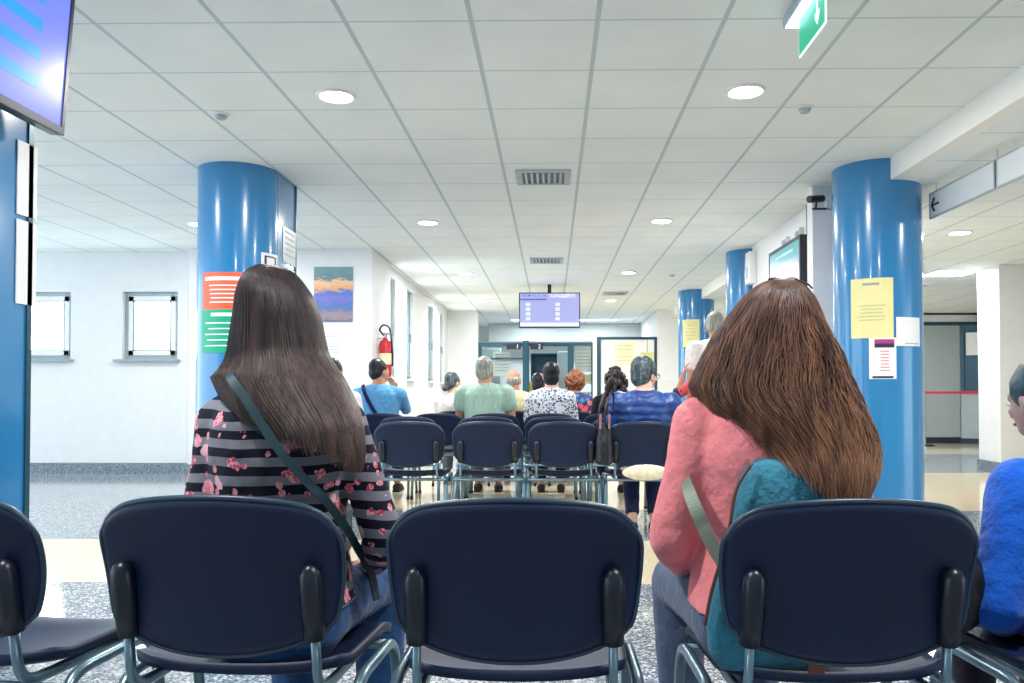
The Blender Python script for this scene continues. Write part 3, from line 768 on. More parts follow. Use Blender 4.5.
link('hose', tube(B(), bez([(-.02, 0, 1.73), (-.07, -.0, 1.80), (-.03, 0, 1.86), (.045, 0, 1.83), (.07, 0, 1.72), (.09, .0, 1.5), (.09, 0, 1.34)]), .011, 10), 'black rubber', t, smooth=True)
link('label_band', cyl(B(), (0, 0), .0812, 1.36, 1.5, 24), 'paper cream', t)
link('wall_hook', boxb(-.09, -.02, -.02, .02, 1.68, 1.7), 'chrome', t)
# things on the corridor sills
for i, (yy, l) in enumerate(((12.9, 'stack of papers on the second corridor window sill'), (14.6, 'papers left on the third corridor window sill'))):
    t = thing('paper_stack', l, 'papers', (-2.34, yy, 1.25))
    for k in range(5): link('sheet', box(B(), -.08, .08, -.12, .12, .006*k, .006*k+.005, Matrix.Rotation(R(7*k-12), 4, 'Z')), 'paper white' if k % 2 else 'ink grey', t)

# ------------------------------------------------------------ CHAIR
def back_shell():
    bm = B(); nu, nv = 28, 16; g = {}
    for j in range(nv+1):
        for i in range(nu+1):
            u = -1+2*i/nu; v = j/nv
            # rounded-rectangle remap
            top = .806-.026*u*u-.045*abs(u)**9
            bot = .500+.052*abs(u)**2.2+.012*abs(u)**12
            hw = .222+.014*math.sin(v*PI*.6)
            x = u*hw*(1-.02*(2*v-1)**8*abs(u))
            z = bot+(top-bot)*v
            y = -.205-.17*(z-.5)-.035*(1-u*u)*1.0+.012*math.sin(v*PI)
            g[i, j] = (x, y, z)
    F_ = {k: bm.verts.new(p) for k, p in g.items()}
    Bk = {}
    for (i, j), p in g.items():
        e = 1 if (i in (0, nu) or j in (0, nv)) else 0
        Bk[i, j] = bm.verts.new((p[0]*1.0, p[1]-(.010 if e else .016), p[2]))
    for i in range(nu):
        for j in range(nv):
            bm.faces.new((F_[i, j], F_[i+1, j], F_[i+1, j+1], F_[i, j+1])); bm.faces.new((Bk[i, j], Bk[i, j+1], Bk[i+1, j+1], Bk[i+1, j]))
    loop = [(i, 0) for i in range(nu)]+[(nu, j) for j in range(nv)]+[(i, nv) for i in range(nu, 0, -1)]+[(0, j) for j in range(nv, 0, -1)]
    for k in range(len(loop)):
        a, b = loop[k], loop[(k+1) % len(loop)]; bm.faces.new((F_[a], Bk[a], Bk[b], F_[b]))
    rim = [Vector(g[a])+Vector((0, -.005, 0)) for a in loop]
    return bm, rim
def seat_shell():
    bm = B(); nu, nv = 20, 18; T = {}; U = {}
    for j in range(nv+1):
        for i in range(nu+1):
            u = -1+2*i/nu; v = j/nv
            y = -.20+.43*v-.035*abs(u)**6*(1 if v > .5 else -1)*abs(2*v-1)
            x = u*(.232-.012*(1-v))*(1-.04*abs(2*v-1)**8)
            z = .455+.012*u*u-.02*math.sin(v*PI)*(1-u*u)-.045*max(0, v-.75)**1.6*6+.02*max(0, .15-v)*5
            T[i, j] = bm.verts.new((x, y, z)); U[i, j] = bm.verts.new((x*.985, y*.99, z-.022))
    for i in range(nu):
        for j in range(nv):
            bm.faces.new((T[i, j], T[i+1, j], T[i+1, j+1], T[i, j+1])); bm.faces.new((U[i, j], U[i, j+1], U[i+1, j+1], U[i+1, j]))
    loop = [(i, 0) for i in range(nu)]+[(nu, j) for j in range(nv)]+[(i, nv) for i in range(nu, 0, -1)]+[(0, j) for j in range(nv, 0, -1)]
    for k in range(len(loop)):
        a, b = loop[k], loop[(k+1) % len(loop)]; bm.faces.new((T[a], U[a], U[b], T[b]))
    return bm
GCH = None
def make_chair():
    t = thing('waiting_chair', 'x', 'chair')
    bm, rim = back_shell(); o = link('backrest', bm, 'chair plastic', t, smooth=True)
    link('backrest_rim', tube(B(), rim, .0062, 6, closed=True), 'chair rim plastic', o, smooth=True)
    link('seat', seat_shell(), 'chair plastic', t, smooth=True)
    for s in (-1, 1):
        # plastic sleeve on the rear of the shell
        pts = [(s*.182, -.248+.012*0-.0, .545), (s*.182, -.262, .60), (s*.182, -.272, .665), (s*.182, -.274, .678)]
        link('post_sleeve', tube(B(), bez(pts, 3), [.023]*9+[.012], 14, sq=.85) if False else tube(B(), [(s*.183, -.236, .535), (s*.183, -.247, .58), (s*.183, -.258, .63), (s*.183, -.264, .66), (s*.183, -.266, .673), (s*.183, -.266, .68)], [.021, .022, .022, .021, .015, .004], 14), 'sleeve plastic', t, smooth=True)
        link('back_post', tube(B(), round_corners([(s*.183, -.240, .56), (s*.186, -.222, .425), (s*.186, -.10, .42), (s*.186, .15, .42)], .05), .0125, 10, sq=.7), 'chair tube', t, smooth=True)
        fr = tube(B(), round_corners([(s*.248, -.245, .02), (s*.242, -.165, .425), (s*.242, .14, .425), (s*.248, .235, .02)], .07), .0125, 12)
        link('side_frame', fr, 'chair tube', t, smooth=True)
        for yy in (-.247, .237): link('foot_cap', cyl(B(), (s*.248, yy), .015, 0, .03, 14), 'black rubber', t)
    link('cross_bar', tube(B(), [(-.242, -.20, .412), (.242, -.20, .412)], .011, 10), 'chair tube', t, smooth=True)
    link('cross_bar', tube(B(), [(-.242, .12, .415), (.242, .12, .415)], .011, 10), 'chair tube', t, smooth=True)
    return t
chair0 = make_chair(); used = False
def chair(x, y, label, rz=0, group=None):
    global used
    if not used:
        used = True; chair0.location = (x, y, 0); chair0.rotation_euler = (0, 0, rz); chair0['label'] = label; chair0['group'] = group; return chair0
    return dup(chair0, (x, y, 0), rz, label, group)
g1, g2, g3, g4 = 'chairs in the front row', 'chairs in the second row', 'chairs in the third row', 'chairs in the fourth row'
YF = 1.79
chair(-.622, 1.80, 'front row navy chair under the woman in striped floral top', R(-3), g1)
chair(-.07, 1.77, 'empty navy chair in the middle of the front row', R(0), g1)
chair(.545, 1.77, 'front row navy chair behind the woman in pink', R(1.5), g1)
chair(1.155, 1.80, 'front row navy chair at right edge under the blue jacket', R(4), g1)
chair(-1.215, 1.84, 'empty front row navy chair cut by the left edge', R(-5), g1)
for x, l in ((-.965, 'empty second row chair behind the striped top arm, leftmost'), (-.435, 'empty second row chair in front of the man in mint shirt'),
             (.08, 'empty second row chair in front of the floral blouse'), (.61, 'second row chair under the blue quilted jacket')):
    chair(x, 5.75, l, 0, g2)
for x, l in ((-1.85, 'third row chair of the person behind long straight hair'), (-1.17, 'third row chair just right of the man in light blue'), (-.53, 'third row chair nested behind the second one, before mint shirt'),
             (.02, 'third row chair nested behind the floral blouse chair front'), (.56, 'third row chair left of the blue quilted jacket')):
    chair(x, 6.85, l, 0, g3)
for x, l in ((-1.60, 'fourth row chair under the man in light blue shirt'), (-1.07, 'fourth row empty chair before the woman in white with bun'), (-.55, 'fourth row chair under the man in mint shirt'),
             (-.02, 'fourth row chair under the person in floral blouse'), (.53, 'fourth row chair under the long dark haired person')):
    chair(x, 7.9, l, 0, g4)
for x, l in ((-1.03, 'back row chair under the woman in white with bun'), (-.43, 'back row chair under the balding man in beige'), (.22, 'back row chair under the curly copper haired person')):
    chair(x, 9.0, l, 0, 'chairs in the back row')
chair(-.16, 10.1, 'farthest chair under the dark haired person hidden by rows', 0, None)

# ------------------------------------------------------------ PEOPLE
def remesh(bm, name, mat, parent, vox, smooth=6, disp=0.0, dscale=20, mats=None):
    me = bpy.data.meshes.new('tmp'); bmesh.ops.recalc_face_normals(bm, faces=bm.faces); bm.to_mesh(me); bm.free()
    o = bpy.data.objects.new('tmp', me); C.objects.link(o)
    r = o.modifiers.new('r', 'REMESH'); r.mode = 'VOXEL'; r.voxel_size = vox
    s = o.modifiers.new('s', 'SMOOTH'); s.factor = .5; s.iterations = smooth
    dg = bpy.context.evaluated_depsgraph_get(); out = bpy.data.meshes.new_from_object(o.evaluated_get(dg)); bpy.data.objects.remove(o)
    if disp:
        ns = [v.normal.copy() for v in out.vertices]
        for v, nn in zip(out.vertices, ns):
            d = noise.noise(v.co*dscale)*.65+noise.noise(v.co*dscale*2.3+Vector((5, 3, 1)))*.35
            v.co += nn*d*disp
    for p in out.polygons: p.use_smooth = True
    out.name = name; out.materials.clear(); out.materials.append(MATS[mat])
    ob = bpy.data.objects.new(name, out); C.objects.link(ob); ob.parent = parent; return ob
def limb(bm, pts, rads, seg=14, ends=(True, True)):
    pts = [Vector(p) for p in pts]
    for i in range(len(pts)-1):
        k = 3; tube(bm, [pts[i].lerp(pts[i+1], j/k) for j in range(k+1)], [rads[i]+(rads[i+1]-rads[i])*j/k for j in range(k+1)], seg)
    for i, p in enumerate(pts):
        if (i == 0 and not ends[0]) or (i == len(pts)-1 and not ends[1]): continue
        ell(bm, p, (rads[i],)*3)
def loft(bm, secs, seg=24):
    rings = []
    for (x, y, z, rx, ry) in secs:
        rings.append([bm.verts.new((x+rx*math.copysign(abs(math.cos(a))**.85, math.cos(a)), y+ry*math.copysign(abs(math.sin(a))**.85, math.sin(a)), z)) for a in [2*PI*k/seg for k in range(seg)]])
    for i in range(len(rings)-1):
        for k in range(seg): bm.faces.new((rings[i][k], rings[i][(k+1) % seg], rings[i+1][(k+1) % seg], rings[i+1][k]))
    bm.faces.new(rings[0][::-1]); bm.faces.new(rings[-1])
def hand(bm, w_, d, nrm, side, curl=.5, sc_=1.0):
    """palm + four fingers of unequal length + thumb; w_ wrist, d direction, nrm palm normal"""
    w_ = Vector(w_); d = Vector(d).normalized(); nrm = Vector(nrm); nrm = (nrm-d*nrm.dot(d)).normalized(); s = d.cross(nrm).normalized()*side
    M = Matrix((s, d, nrm)).transposed()
    ell(bm, w_+d*.045*sc_, (.040*sc_, .052*sc_, .016*sc_), M)
    ell(bm, w_+d*.005*sc_, (.027*sc_, .03*sc_, .019*sc_), M)
    for k, (off, L) in enumerate(((.029, .068), (.010, .078), (-.010, .072), (-.028, .056))):
        p0 = w_+d*.082*sc_+s*off*sc_; a = curl*.7
        d1 = (d*math.cos(a)+nrm*math.sin(a)); p1 = p0+d1*L*.5*sc_; a2 = curl*1.6; d2 = (d*math.cos(a2)+nrm*math.sin(a2)); p2 = p1+d2*L*.5*sc_
        limb(bm, [p0-d*.02*sc_, p0, p1, p2], [.0095*sc_, .0095*sc_, .0088*sc_, .0072*sc_], 8)
    t0 = w_+s*.026*sc_+d*.02*sc_; t1 = t0+(s*.75+d*.6+nrm*.25).normalized()*.038*sc_; t2 = t1+(s*.25+d*.9+nrm*.35).normalized()*.030*sc_
    limb(bm, [t0, t1, t2], [.013*sc_, .0105*sc_, .0085*sc_], 8)

def head_geo(bm, T, sc_=1.0, ears=True, neck=True):
    """T: 4x4 head frame, origin mid-head, +Y facing"""
    def E(c, r, M=None, sub=3):
        TT = T @ Matrix.Translation(Vector(c)*sc_) @ (M.to_4x4() if M else Matrix.Identity(4)) @ Matrix.Diagonal((r[0]*sc_, r[1]*sc_, r[2]*sc_, 1))
        bmesh.ops.create_icosphere(bm, subdivisions=sub, radius=1, matrix=TT)
    E((0, -.012, .025), (.074, .092, .088)); E((0, .022, -.02), (.062, .066, .085)); E((0, .042, -.072), (.040, .042, .034))
    E((0, .03, -.055), (.052, .048, .045)); E((0, .072, .022), (.048, .018, .022))                               # jaw, chin, brow
    E((0, .094, -.018), (.0105, .017, .022)); E((0, .104, -.03), (.014, .011, .010)); E((0, .089, .004), (.009, .01, .02))       # nose
    E((0, .084, -.056), (.022, .009, .009)); E((.036, .062, -.022), (.02, .02, .02)); E((-.036, .062, -.022), (.02, .02, .02))
    if ears:
        for s in (-1, 1):
            E((s*.076, -.008, -.008), (.009, .019, .031), Matrix.Rotation(R(-12)*1, 3, 'X') @ Matrix.Rotation(s*R(18), 3, 'Z'))
            E((s*.075, -.003, -.034), (.008, .011, .012))
def face_bits(T, parent, sc_=1.0, glasses=False):
    def put(name, bm, mat):
        bm.transform(T @ Matrix.Diagonal((sc_, sc_, sc_, 1))); return link(name, bm, mat, parent, smooth=True)
    for s in (-1, 1):
        e = put('eye', ell(B(), (s*.031, .0765, .004), (.012, .012, .0085)), 'eye white'); b = ell(B(), (s*.032, .0865, .004), (.0055, .004, .0055)); b.transform(T @ Matrix.Diagonal((sc_, sc_, sc_, 1)))
        link('iris', b, 'eye iris', e, smooth=True)
    put('lips', ell(B(), (0, .091, -.057), (.021, .006, .0065)), 'lip')
    if glasses:
        bm = B()
        for s in (-1, 1):
            tube(bm, [(s*.034+.025*math.cos(a), .098-.1*abs(.025*math.cos(a)), .002+.019*math.sin(a)) for a in [2*PI*i/20 for i in range(20)]], .0022, 6, closed=True)
            tube(bm, [(s*.059, .095, .006), (s*.078, .05, .006), (s*.082, -.01, .002)], .002, 6)
        tube(bm, [(-.01, .1, .006), (.01, .1, .006)], .0022, 6)
        bm.transform(T @ Matrix.Diagonal((sc_, sc_, sc_, 1))); link('glasses', bm, 'glasses frame', parent, smooth=True)

def person(label, loc, rz=0, S=1.0, hipz=.545, lean=0.0, sh=.175, wd=1.0, dp=1.0, belly=0.0, hyaw=0, hpitch=0, hroll=0, armL='lap', armR='lap',
           legs='sit', top=('cloth white', 'long'), pants='cloth navy', skin='skin light', hair=None, vox=.011, glasses=False, shoe='black rubber', group=None,
           hoff=(0, 0, 0), lshift=0.0, name='person', extra=.0, kx=.11, tmeshdisp=.004, cuff='cloth navy'):
    """body in local metres for S = 1, facing +Y"""
    root = thing(name, label, 'person', loc, rz, group); dz = hipz-.545
    def L(x, y, z):                               # lean: positions above the hips shear forward / sideways
        h = max(0, z-(.545+dz)); return Vector(((x+lshift*h)*S, (y+lean*h)*S, z*S))
    def sec(z, rx, ry, y=0, g=0):
        q = L(0, y, z+dz); return (q.x, q.y, q.z, (rx*wd+g)*S, (ry*dp+g)*S)
    shp = .955+dz
    prof = [(.455, .13, .10, -.01), (.50, .172, .13, -.01), (.56, .180, .132, -.012), (.63, .165, .120+belly*.4, belly*.3), (.71, .148, .108+belly, belly*.6),
            (.80, .156, .110+belly*.6, belly*.3), (.88, .168, .116, -.005), (.95, .160, .110, -.012), (1.0, .125, .090, -.018), (1.035, .088, .07, -.015), (1.06, .062, .058, -.008)]
    arms = {}
    for s, p in ((-1, armL), (1, armR)):
        Sh = (s*sh, -.012, shp)
        if p == 'lap': e, w_ = (s*(sh+.045), .03, .74+dz), (s*(sh-.06), .26, .64+dz); hd, hn = (-s*.6, .8, -.15), (0, 0, -1)
        elif p == 'chin': e, w_ = (s*(sh+.03), .20, .80+dz), (s*(sh-.085), .21, 1.0+dz); hd, hn = (-s*.35, -.15, 1), (-s*.5, -1, 0)
        elif p == 'hang': e, w_ = (s*(sh+.04), -.02, .70+dz), (s*(sh+.04), .05, .46+dz); hd, hn = (0, .1, -1), (-s, 0, 0)
        elif p == 'side': e, w_ = (s*(sh+.05), -.03, .72+dz), (s*(sh-.0), .20, .60+dz); hd, hn = (-s*.3, .9, -.1), (0, 0, -1)
        elif p == 'raise': e, w_ = (s*(sh+.16), .05, .86+dz), (s*(sh+.10), .14, 1.09+dz); hd, hn = (-s*.3, .1, 1), (-s, .3, 0)
        else: e, w_, hd, hn = p
        Sh, e, w_ = L(*Sh), L(*e), L(*w_)
        arms[s] = (Sh, e, w_, Vector(hd), Vector(hn))
    hipL = [(s*.085*wd, 0, .545+dz) for s in (-1, 1)]
    kn = {}
    for s in (-1, 1):
        if legs == 'sit': a, k_, an = (s*.088*wd, 0, .54), (s*kx, .42, .52), (s*(kx-.01), .40, .09)
        elif legs == 'tuck': a, k_, an = (s*.088*wd, 0, .54), (s*kx, .40, .52), (s*(kx-.01), .16, .09)
        else: a, k_, an = (s*.088*wd, 0, .545+dz), (s*.10, .02, .5), (s*.10, -.01, .09)
        kn[s] = tuple(Vector(q)*S for q in (a, k_, an))
    hc = L(hoff[0],   .015+hoff[1], 1.165+dz+hoff[2]); HR = Matrix.Rotation(R(hyaw), 4, 'Z') @ Matrix.Rotation(R(hroll), 4, 'Y') @ Matrix.Rotation(R(-hpitch), 4, 'X')
    T = Matrix.Translation(hc) @ HR
    # body: one continuous surface
    bm = B(); loft(bm, [sec(z, rx-.006, ry-.006, y) for z, rx, ry, y in prof])
    nk = L(0, -.012, 1.03+dz); limb(bm, [nk, nk.lerp(hc, .5)+Vector((0, -.012*S, 0)), hc+HR.to_3x3() @ Vector((0, -.02, -.05))*S], [.064*S, .057*S, .055*S])
    head_geo(bm, T, S)
    for s, (Sh, e, w_, hd, hn) in arms.items():
        limb(bm, [Sh, Sh.lerp(e, .5), e, e.lerp(w_, .35), w_], [.050*S*wd, .043*S*wd, .036*S, .036*S, .024*S]); hand(bm, w_, hd, hn, s, .5, S*.95)
    for s, (a, k_, an) in kn.items():
        limb(bm, [a, a.lerp(k_, .5), k_, k_.lerp(an, .35), an], [.082*S*wd, .070*S*wd, .054*S, .052*S, .034*S])
        limb(bm, [an+Vector((0, -.03, -.04))*S, an+Vector((0, .05, -.045))*S, an+Vector((0, .14, -.06))*S], [.034*S, .032*S, .022*S])
    body = remesh(bm, 'body', skin, root, max(.006, vox*.7), 3)
    face_bits(T, root, S, glasses)
    # top garment
    tm, sl = top; bm = B(); loft(bm, [sec(z, rx, ry, y, .014) for z, rx, ry, y in prof if z > .52 and z < 1.045]+[sec(1.052, .066, .062, -.01, .010)])
    for s, (Sh, e, w_, hd, hn) in arms.items():
        pts = [Sh, Sh.lerp(e, .5), e, e.lerp(w_, .35), e.lerp(w_, .93)]; rd = [.064*wd, .056*wd, .050, .048, .036]; rd = [(q+extra)*S for q in rd]
        if sl == 'short': pts, rd = pts[:2]+[Sh.lerp(e, .72)], rd[:2]+[.060*S]
        if sl == 'elbow': pts, rd = pts[:3], rd[:3]
        limb(bm, pts, rd, 16, (True, False)); q = L(0, -.012, 1.01+dz); limb(bm, [(q.x+s*.035*S, q.y, q.z), Sh], [.056*S, .060*S*wd])
    shirt = remesh(bm, 'shirt', tm, root, vox, 5, tmeshdisp, 10)
    # trousers and shoes
    bm = B(); loft(bm, [sec(z, rx, ry, y, .008) for z, rx, ry, y in prof if z < .62])
    for s, (a, k_, an) in kn.items(): limb(bm, [a, a.lerp(k_, .5), k_, k_.lerp(an, .4), k_.lerp(an, .9)], [.097*S*wd, .086*S*wd, .070*S, .066*S, .052*S], 16, (True, False))
    remesh(bm, 'trousers', pants, root, vox, 4, .003, 16)
    for s, (a, k_, an) in kn.items():
        bm = B(); an = an.copy()
        limb(bm, [an+Vector((0, -.035, -.045))*S, an+Vector((0, .05, -.048))*S, an+Vector((0, .16, -.058))*S], [.042*S, .042*S, .032*S])
        q = max(v.co.z for v in bm.verts)
        box(bm, an.x-.036*S, an.x+.036*S, an.y-.075*S, an.y+.185*S, 0, .02*S)
        remesh(bm, 'shoe', shoe, root, .007, 2)
    return root, T, S, arms, L

def hair_short(root, T, S, mat, full=1.0, low=-.03, disp=.005, seed=0, longer=0.0):
    bm = B()
    def E(c, r): bmesh.ops.create_icosphere(bm, subdivisions=3, radius=1, matrix=T @ Matrix.Translation(Vector(c)*S) @ Matrix.Diagonal((r[0]*S, r[1]*S, r[2]*S, 1)))
    E((0, -.020, .038), (.081*full, .094*full, .087*full)); E((0, -.050, .0+low*.3), (.073*full, .062*full, .080*full+longer))
    E((0, -.03, .06), (.072*full, .09*full, .075*full))
    return remesh(bm, 'hair', mat, root, .0075, 2, disp, 60)
def hair_curly(root, T, S, mat, R_=.105, low=.02, seed=1, n_=170, ball=.02, drop=0.0):
    rr = random.Random(seed); bm = B()
    bmesh.ops.create_icosphere(bm, subdivisions=3, radius=1, matrix=T @ Matrix.Translation(Vector((0, -.03, .03))*S) @ Matrix.Diagonal((R_*.85*S, R_*.9*S, R_*.9*S, 1)))
    for i in range(n_):
        a = rr.uniform(0, 2*PI); z = rr.uniform(-.95, 1); q = math.sqrt(1-z*z)
        p = Vector((q*math.cos(a)*R_*.92, -.03+q*math.sin(a)*R_*.9, .025+z*R_*(1.0 if z > 0 else 1+drop)))
        if p.y > .045 and p.z < .07: continue
        b = ball*rr.uniform(.7, 1.2)
        bmesh.ops.create_icosphere(bm, subdivisions=2, radius=b*S, matrix=T @ Matrix.Translation(p*S))
    return remesh(bm, 'hair', mat, root, .0065, 1, .004, 70)
def strands(name, parent, mat, env, n_, seed, rad, wave, phis, inner, z_end, org, head_part=0.0, flow=None, shell=True, clump=.1):
    """locks flowing down a body of revolution-like envelope: env(z) -> (xl, xr, yb, yf); world coordinates shifted by org"""
    rr = random.Random(seed); bm = B(); o = Vector(org)
    ztop = env['top']
    def E(z):
        rows = env['rows']
        if z >= rows[0][0]: return rows[0][1:]
        for a, b in zip(rows, rows[1:]):
            if z >= b[0]:
                t = (a[0]-z)/(a[0]-b[0]); return tuple(p+(q-p)*t for p, q in zip(a[1:], b[1:]))
        return rows[-1][1:]
    def P(z, phi, lay):
        xl, xr, yb, yf = E(z); xc, hw, yc, hd = (xl+xr)/2, (xr-xl)/2, (yb+yf)/2, (yf-yb)/2
        return Vector((xc+hw*lay*math.sin(phi), yc-hd*lay*math.cos(phi), z))
    NP = 26
    for i in range(n_):
        phi = rr.uniform(*phis); lay = inner+(1-inner)*rr.random()**.5
        ze = z_end(phi)+rr.uniform(-.035, .03)
        if rr.random() < .25: ze += rr.uniform(0, .12)
        ph = rr.uniform(0, 6.28); am = wave*rr.uniform(.4, 1.2); fr = rr.uniform(9, 17); cl = round((phi+.35*noise.noise(Vector((phi*3, seed, 0))))*7+rr.uniform(-.35, .35))/7
        pts = []
        z0 = ztop-rr.random()**2*.02
        for k in range(NP):
            t = k/(NP-1); z = z0+(ze-z0)*(t**1.35)
            p = P(z, phi+(cl-phi)*min(1, t*1.2)*clump, lay)
            g = min(1, max(0, (ztop-z)/.12))
            p.x += am*g*math.sin(z*fr*3+cl*9+ph); p.y += am*g*.6*math.cos(z*fr*2.4+cl*7+ph)
            nv = noise.noise_vector(Vector((p.x*14+seed, p.y*14, z*7)))*wave*1.2*g; p += Vector((nv.x, nv.y*.5, 0))
            pts.append(p-o)
        r0 = rad*rr.uniform(.6, 1.3)
        tube(bm, pts, [r0*(1-.75*(k/(NP-1))**3) for k in range(NP)], 3, cap=False)
    h = link(name, bm, mat, parent, smooth=True)
    if shell:
        bm = B(); rings = []; zs = [ztop-.003-.001*0-(ztop-.003-env['shell_end'])*(k/30)**1.3 for k in range(31)]
        for z in zs:
            rings.append([bm.verts.new(P(z, 2*PI*k/40, inner*.95)-o) for k in range(40)])
        for i in range(30):
            for k in range(40): bm.faces.new((rings[i][k], rings[i][(k+1) % 40], rings[i+1][(k+1) % 40], rings[i+1][k]))
        bm.faces.new(rings[0][::-1]); bm.faces.new(rings[-1]); link('hair_underlayer', bm, mat, h, smooth=True)
    return h

# ---- woman with the striped floral top (front row left)
D1 = 1.75; s1 = D1/F
def wx(px): return X_at(px, D1)
def wz(py): return Z_at(py, D1)
def hrows(rs): return [(Z_at(py, (a+b)/2), X_at(l, (a+b)/2), X_at(r_, (a+b)/2), a, b) for py, l, r_, a, b in rs]
w1 = (wx(283), 1.75, 0)
p1, T1, S1, arms1, L1 = person('woman with long straight brown hair in striped rose-print top', w1, R(-2), S=.985, sh=.138, wd=.82, dp=.98, lean=.0, vox=.008,
    armL=((-.166, -.03, .74), (-.11, .2, .62), (.3, .9, -.1), (0, 0, -1)), armR=((.226, .0, .700), (.15, .20, .60), (-.5, .8, -.1), (0, 0, -1)),
    top=('cloth striped roses', 'long'), pants='cloth jeans', hair=None, skin='skin light', kx=.12, hoff=(-.018, .0, -.004), extra=-.003, tmeshdisp=.005)
rows = hrows([(266, 269, 274, 1.74, 1.77), (268, 257, 286, 1.70, 1.82), (272, 251, 292, 1.675, 1.835), (277, 246, 297, 1.66, 1.85), (285, 242.5, 303, 1.648, 1.855), (297, 239, 311, 1.638, 1.86), (316, 236.5, 318, 1.634, 1.86),
        (330, 234, 321, 1.634, 1.855), (355, 230, 327, 1.63, 1.85), (368, 224, 336, 1.615, 1.85), (378, 214, 343, 1.60, 1.84),
        (395, 222, 352, 1.59, 1.83), (410, 232, 359, 1.583, 1.80), (430, 246, 364, 1.58, 1.74), (455, 258, 366, 1.578, 1.71), (475, 268, 362, 1.58, 1.68)])
def interp(tab, d):
    for (a, p), (b, q) in zip(tab, tab[1:]):
        if d <= b: t = min(1, max(0, (d-a)/(b-a))); return p+(q-p)*t
    return tab[-1][1]
def ze1(phi): return wz(interp([(-120, 385), (-70, 398), (-40, 414), (-10, 430), (20, 437), (50, 452), (90, 452), (130, 420)], math.degrees(phi)))
strands('hair', p1, 'hair ash brown', {'top': rows[0][0], 'rows': rows, 'shell_end': wz(418)}, 5600, 3, .0013, .0006, (-2.35, 2.35), .93, ze1, w1, clump=.12)
# counter-rotate hair since it is laid out in world axes
for ch in p1.children:
    if ch.name.startswith('hair'): ch.matrix_local = Matrix.Rotation(R(2), 4, 'Z')

# ---- woman in pink (front row right)
w2 = (X_at(764, D1), 1.74, 0)
p2, T2, S2, arms2, L2 = person('woman in pink top with very long wavy auburn hair', w2, R(3), S=.985, sh=.150, wd=.87, dp=1.0, lean=-.02, vox=.008, hyaw=-10, hroll=3,
    armL=((-.204, -.0, .71), (-.13, .22, .60), (.4, .9, -.1), (0, 0, -1)), armR=((.185, -.01, .73), (.13, .22, .60), (-.4, .9, -.1), (0, 0, -1)),
    top=('cloth pink', 'long'), pants='cloth jeans grey', skin='skin light', kx=.105, hoff=(.02, .0, -.042), tmeshdisp=.005)
rows = hrows([(281, 774, 784, 1.73, 1.76), (283, 764, 793, 1.69, 1.80), (287, 757, 799, 1.665, 1.825), (293, 750, 806, 1.645, 1.85), (301, 742, 812, 1.63, 1.86), (316, 731, 818, 1.615, 1.87),
        (331, 721, 825, 1.607, 1.87), (362, 704, 839, 1.59, 1.87), (385, 692, 850, 1.58, 1.86), (400, 697, 858, 1.57, 1.84),
        (412, 708, 864, 1.565, 1.80), (424, 722, 869, 1.56, 1.77), (440, 738, 874, 1.555, 1.74), (454, 750, 876, 1.545, 1.71), (473, 762, 874, 1.525, 1.68), (500, 780, 862, 1.515, 1.64)])
def ze2(phi): return wz(interp([(-130, 398), (-90, 405), (-60, 428), (-30, 455), (0, 478), (40, 492), (80, 490), (130, 470)], math.degrees(phi)))
strands('hair', p2, 'hair auburn', {'top': rows[0][0], 'rows': rows, 'shell_end': wz(440)}, 5800, 11, .0014, .0065, (-2.4, 2.4), .88, ze2, w2, clump=.4)
for ch in p2.children:
    if ch.name.startswith('hair'): ch.matrix_local = Matrix.Rotation(R(-3), 4, 'Z')
t = thing('sunglasses', 'dark sunglasses pushed up on top of the auburn hair', 'sunglasses', (wx(783), 1.745, wz(281.5)))
bm = B()
for s in (-1, 1): ell(bm, (s*.018, .0, .0), (.017, .008, .008))
tube(bm, [(-.01, 0, .0), (.01, 0, .0)], .003, 6); link('lenses', bm, 'black plastic', t, smooth=True)
bm = B()
for s in (-1, 1): tube(bm, [(s*.034, 0, 0), (s*.040, -.04, -.012), (s*.043, -.06, -.024)], .002, 6)
link('temples', bm, 'black plastic', t)

# ---- straps and bags
def strap(name_parts, root, pts, wd_, mat, nrm, th=.003):
    P = bez(pts, 8); bm = B(); rings = []
    for i, p in enumerate(P):
        tg = (P[min(i+1, len(P)-1)]-P[max(i-1, 0)]).normalized(); n_ = Vector(nrm[0]).lerp(Vector(nrm[1]), i/(len(P)-1)); n_ = (n_-tg*n_.dot(tg)).normalized(); s_ = tg.cross(n_)
        rings.append([bm.verts.new(p+s_*a*wd_/2+n_*b*th) for a, b in ((-1, 0), (1, 0), (1, 1), (-1, 1))])
    for i in range(len(rings)-1):
        for k in range(4): bm.faces.new((rings[i][k], rings[i][(k+1) % 4], rings[i+1][(k+1) % 4], rings[i+1][k]))
    bm.faces.new(rings[0][::-1]); bm.faces.new(rings[-1]); return link(name_parts, bm, mat, root, smooth=False)
def P3(px, py, Y): v_ = at(px, py, Y); return (v_.x, v_.y, v_.z)
t = thing('crossbody_bag', 'dark teal crossbody bag strap over the striped rose-print top', 'bag', (0, 0, 0))
strap('strap', t, [P3(236, 372, 1.66), P3(231, 378, 1.60), P3(245, 398, 1.580), P3(262, 425, 1.573), P3(283, 455, 1.576), P3(305, 480, 1.595), P3(325, 500, 1.61), P3(345, 527, 1.66), P3(356, 546, 1.75)], .017, 'strap dark teal', ((0, -1, .3), (.6, -.8, .1)), .004)
strap('strap', t, [P3(356, 546, 1.75), P3(370, 572, 1.80), P3(376, 600, 1.80)], .018, 'strap dark teal', ((.7, -.7, 0), (.8, -.5, .3)), .004)
bm = B(); box(bm, -.02, .10, -.07, .07, 0, .13); bm.transform(Matrix.Translation((-.60, 1.99, .60))); link('bag_body', bm, 'strap dark teal', t, bev=.02)
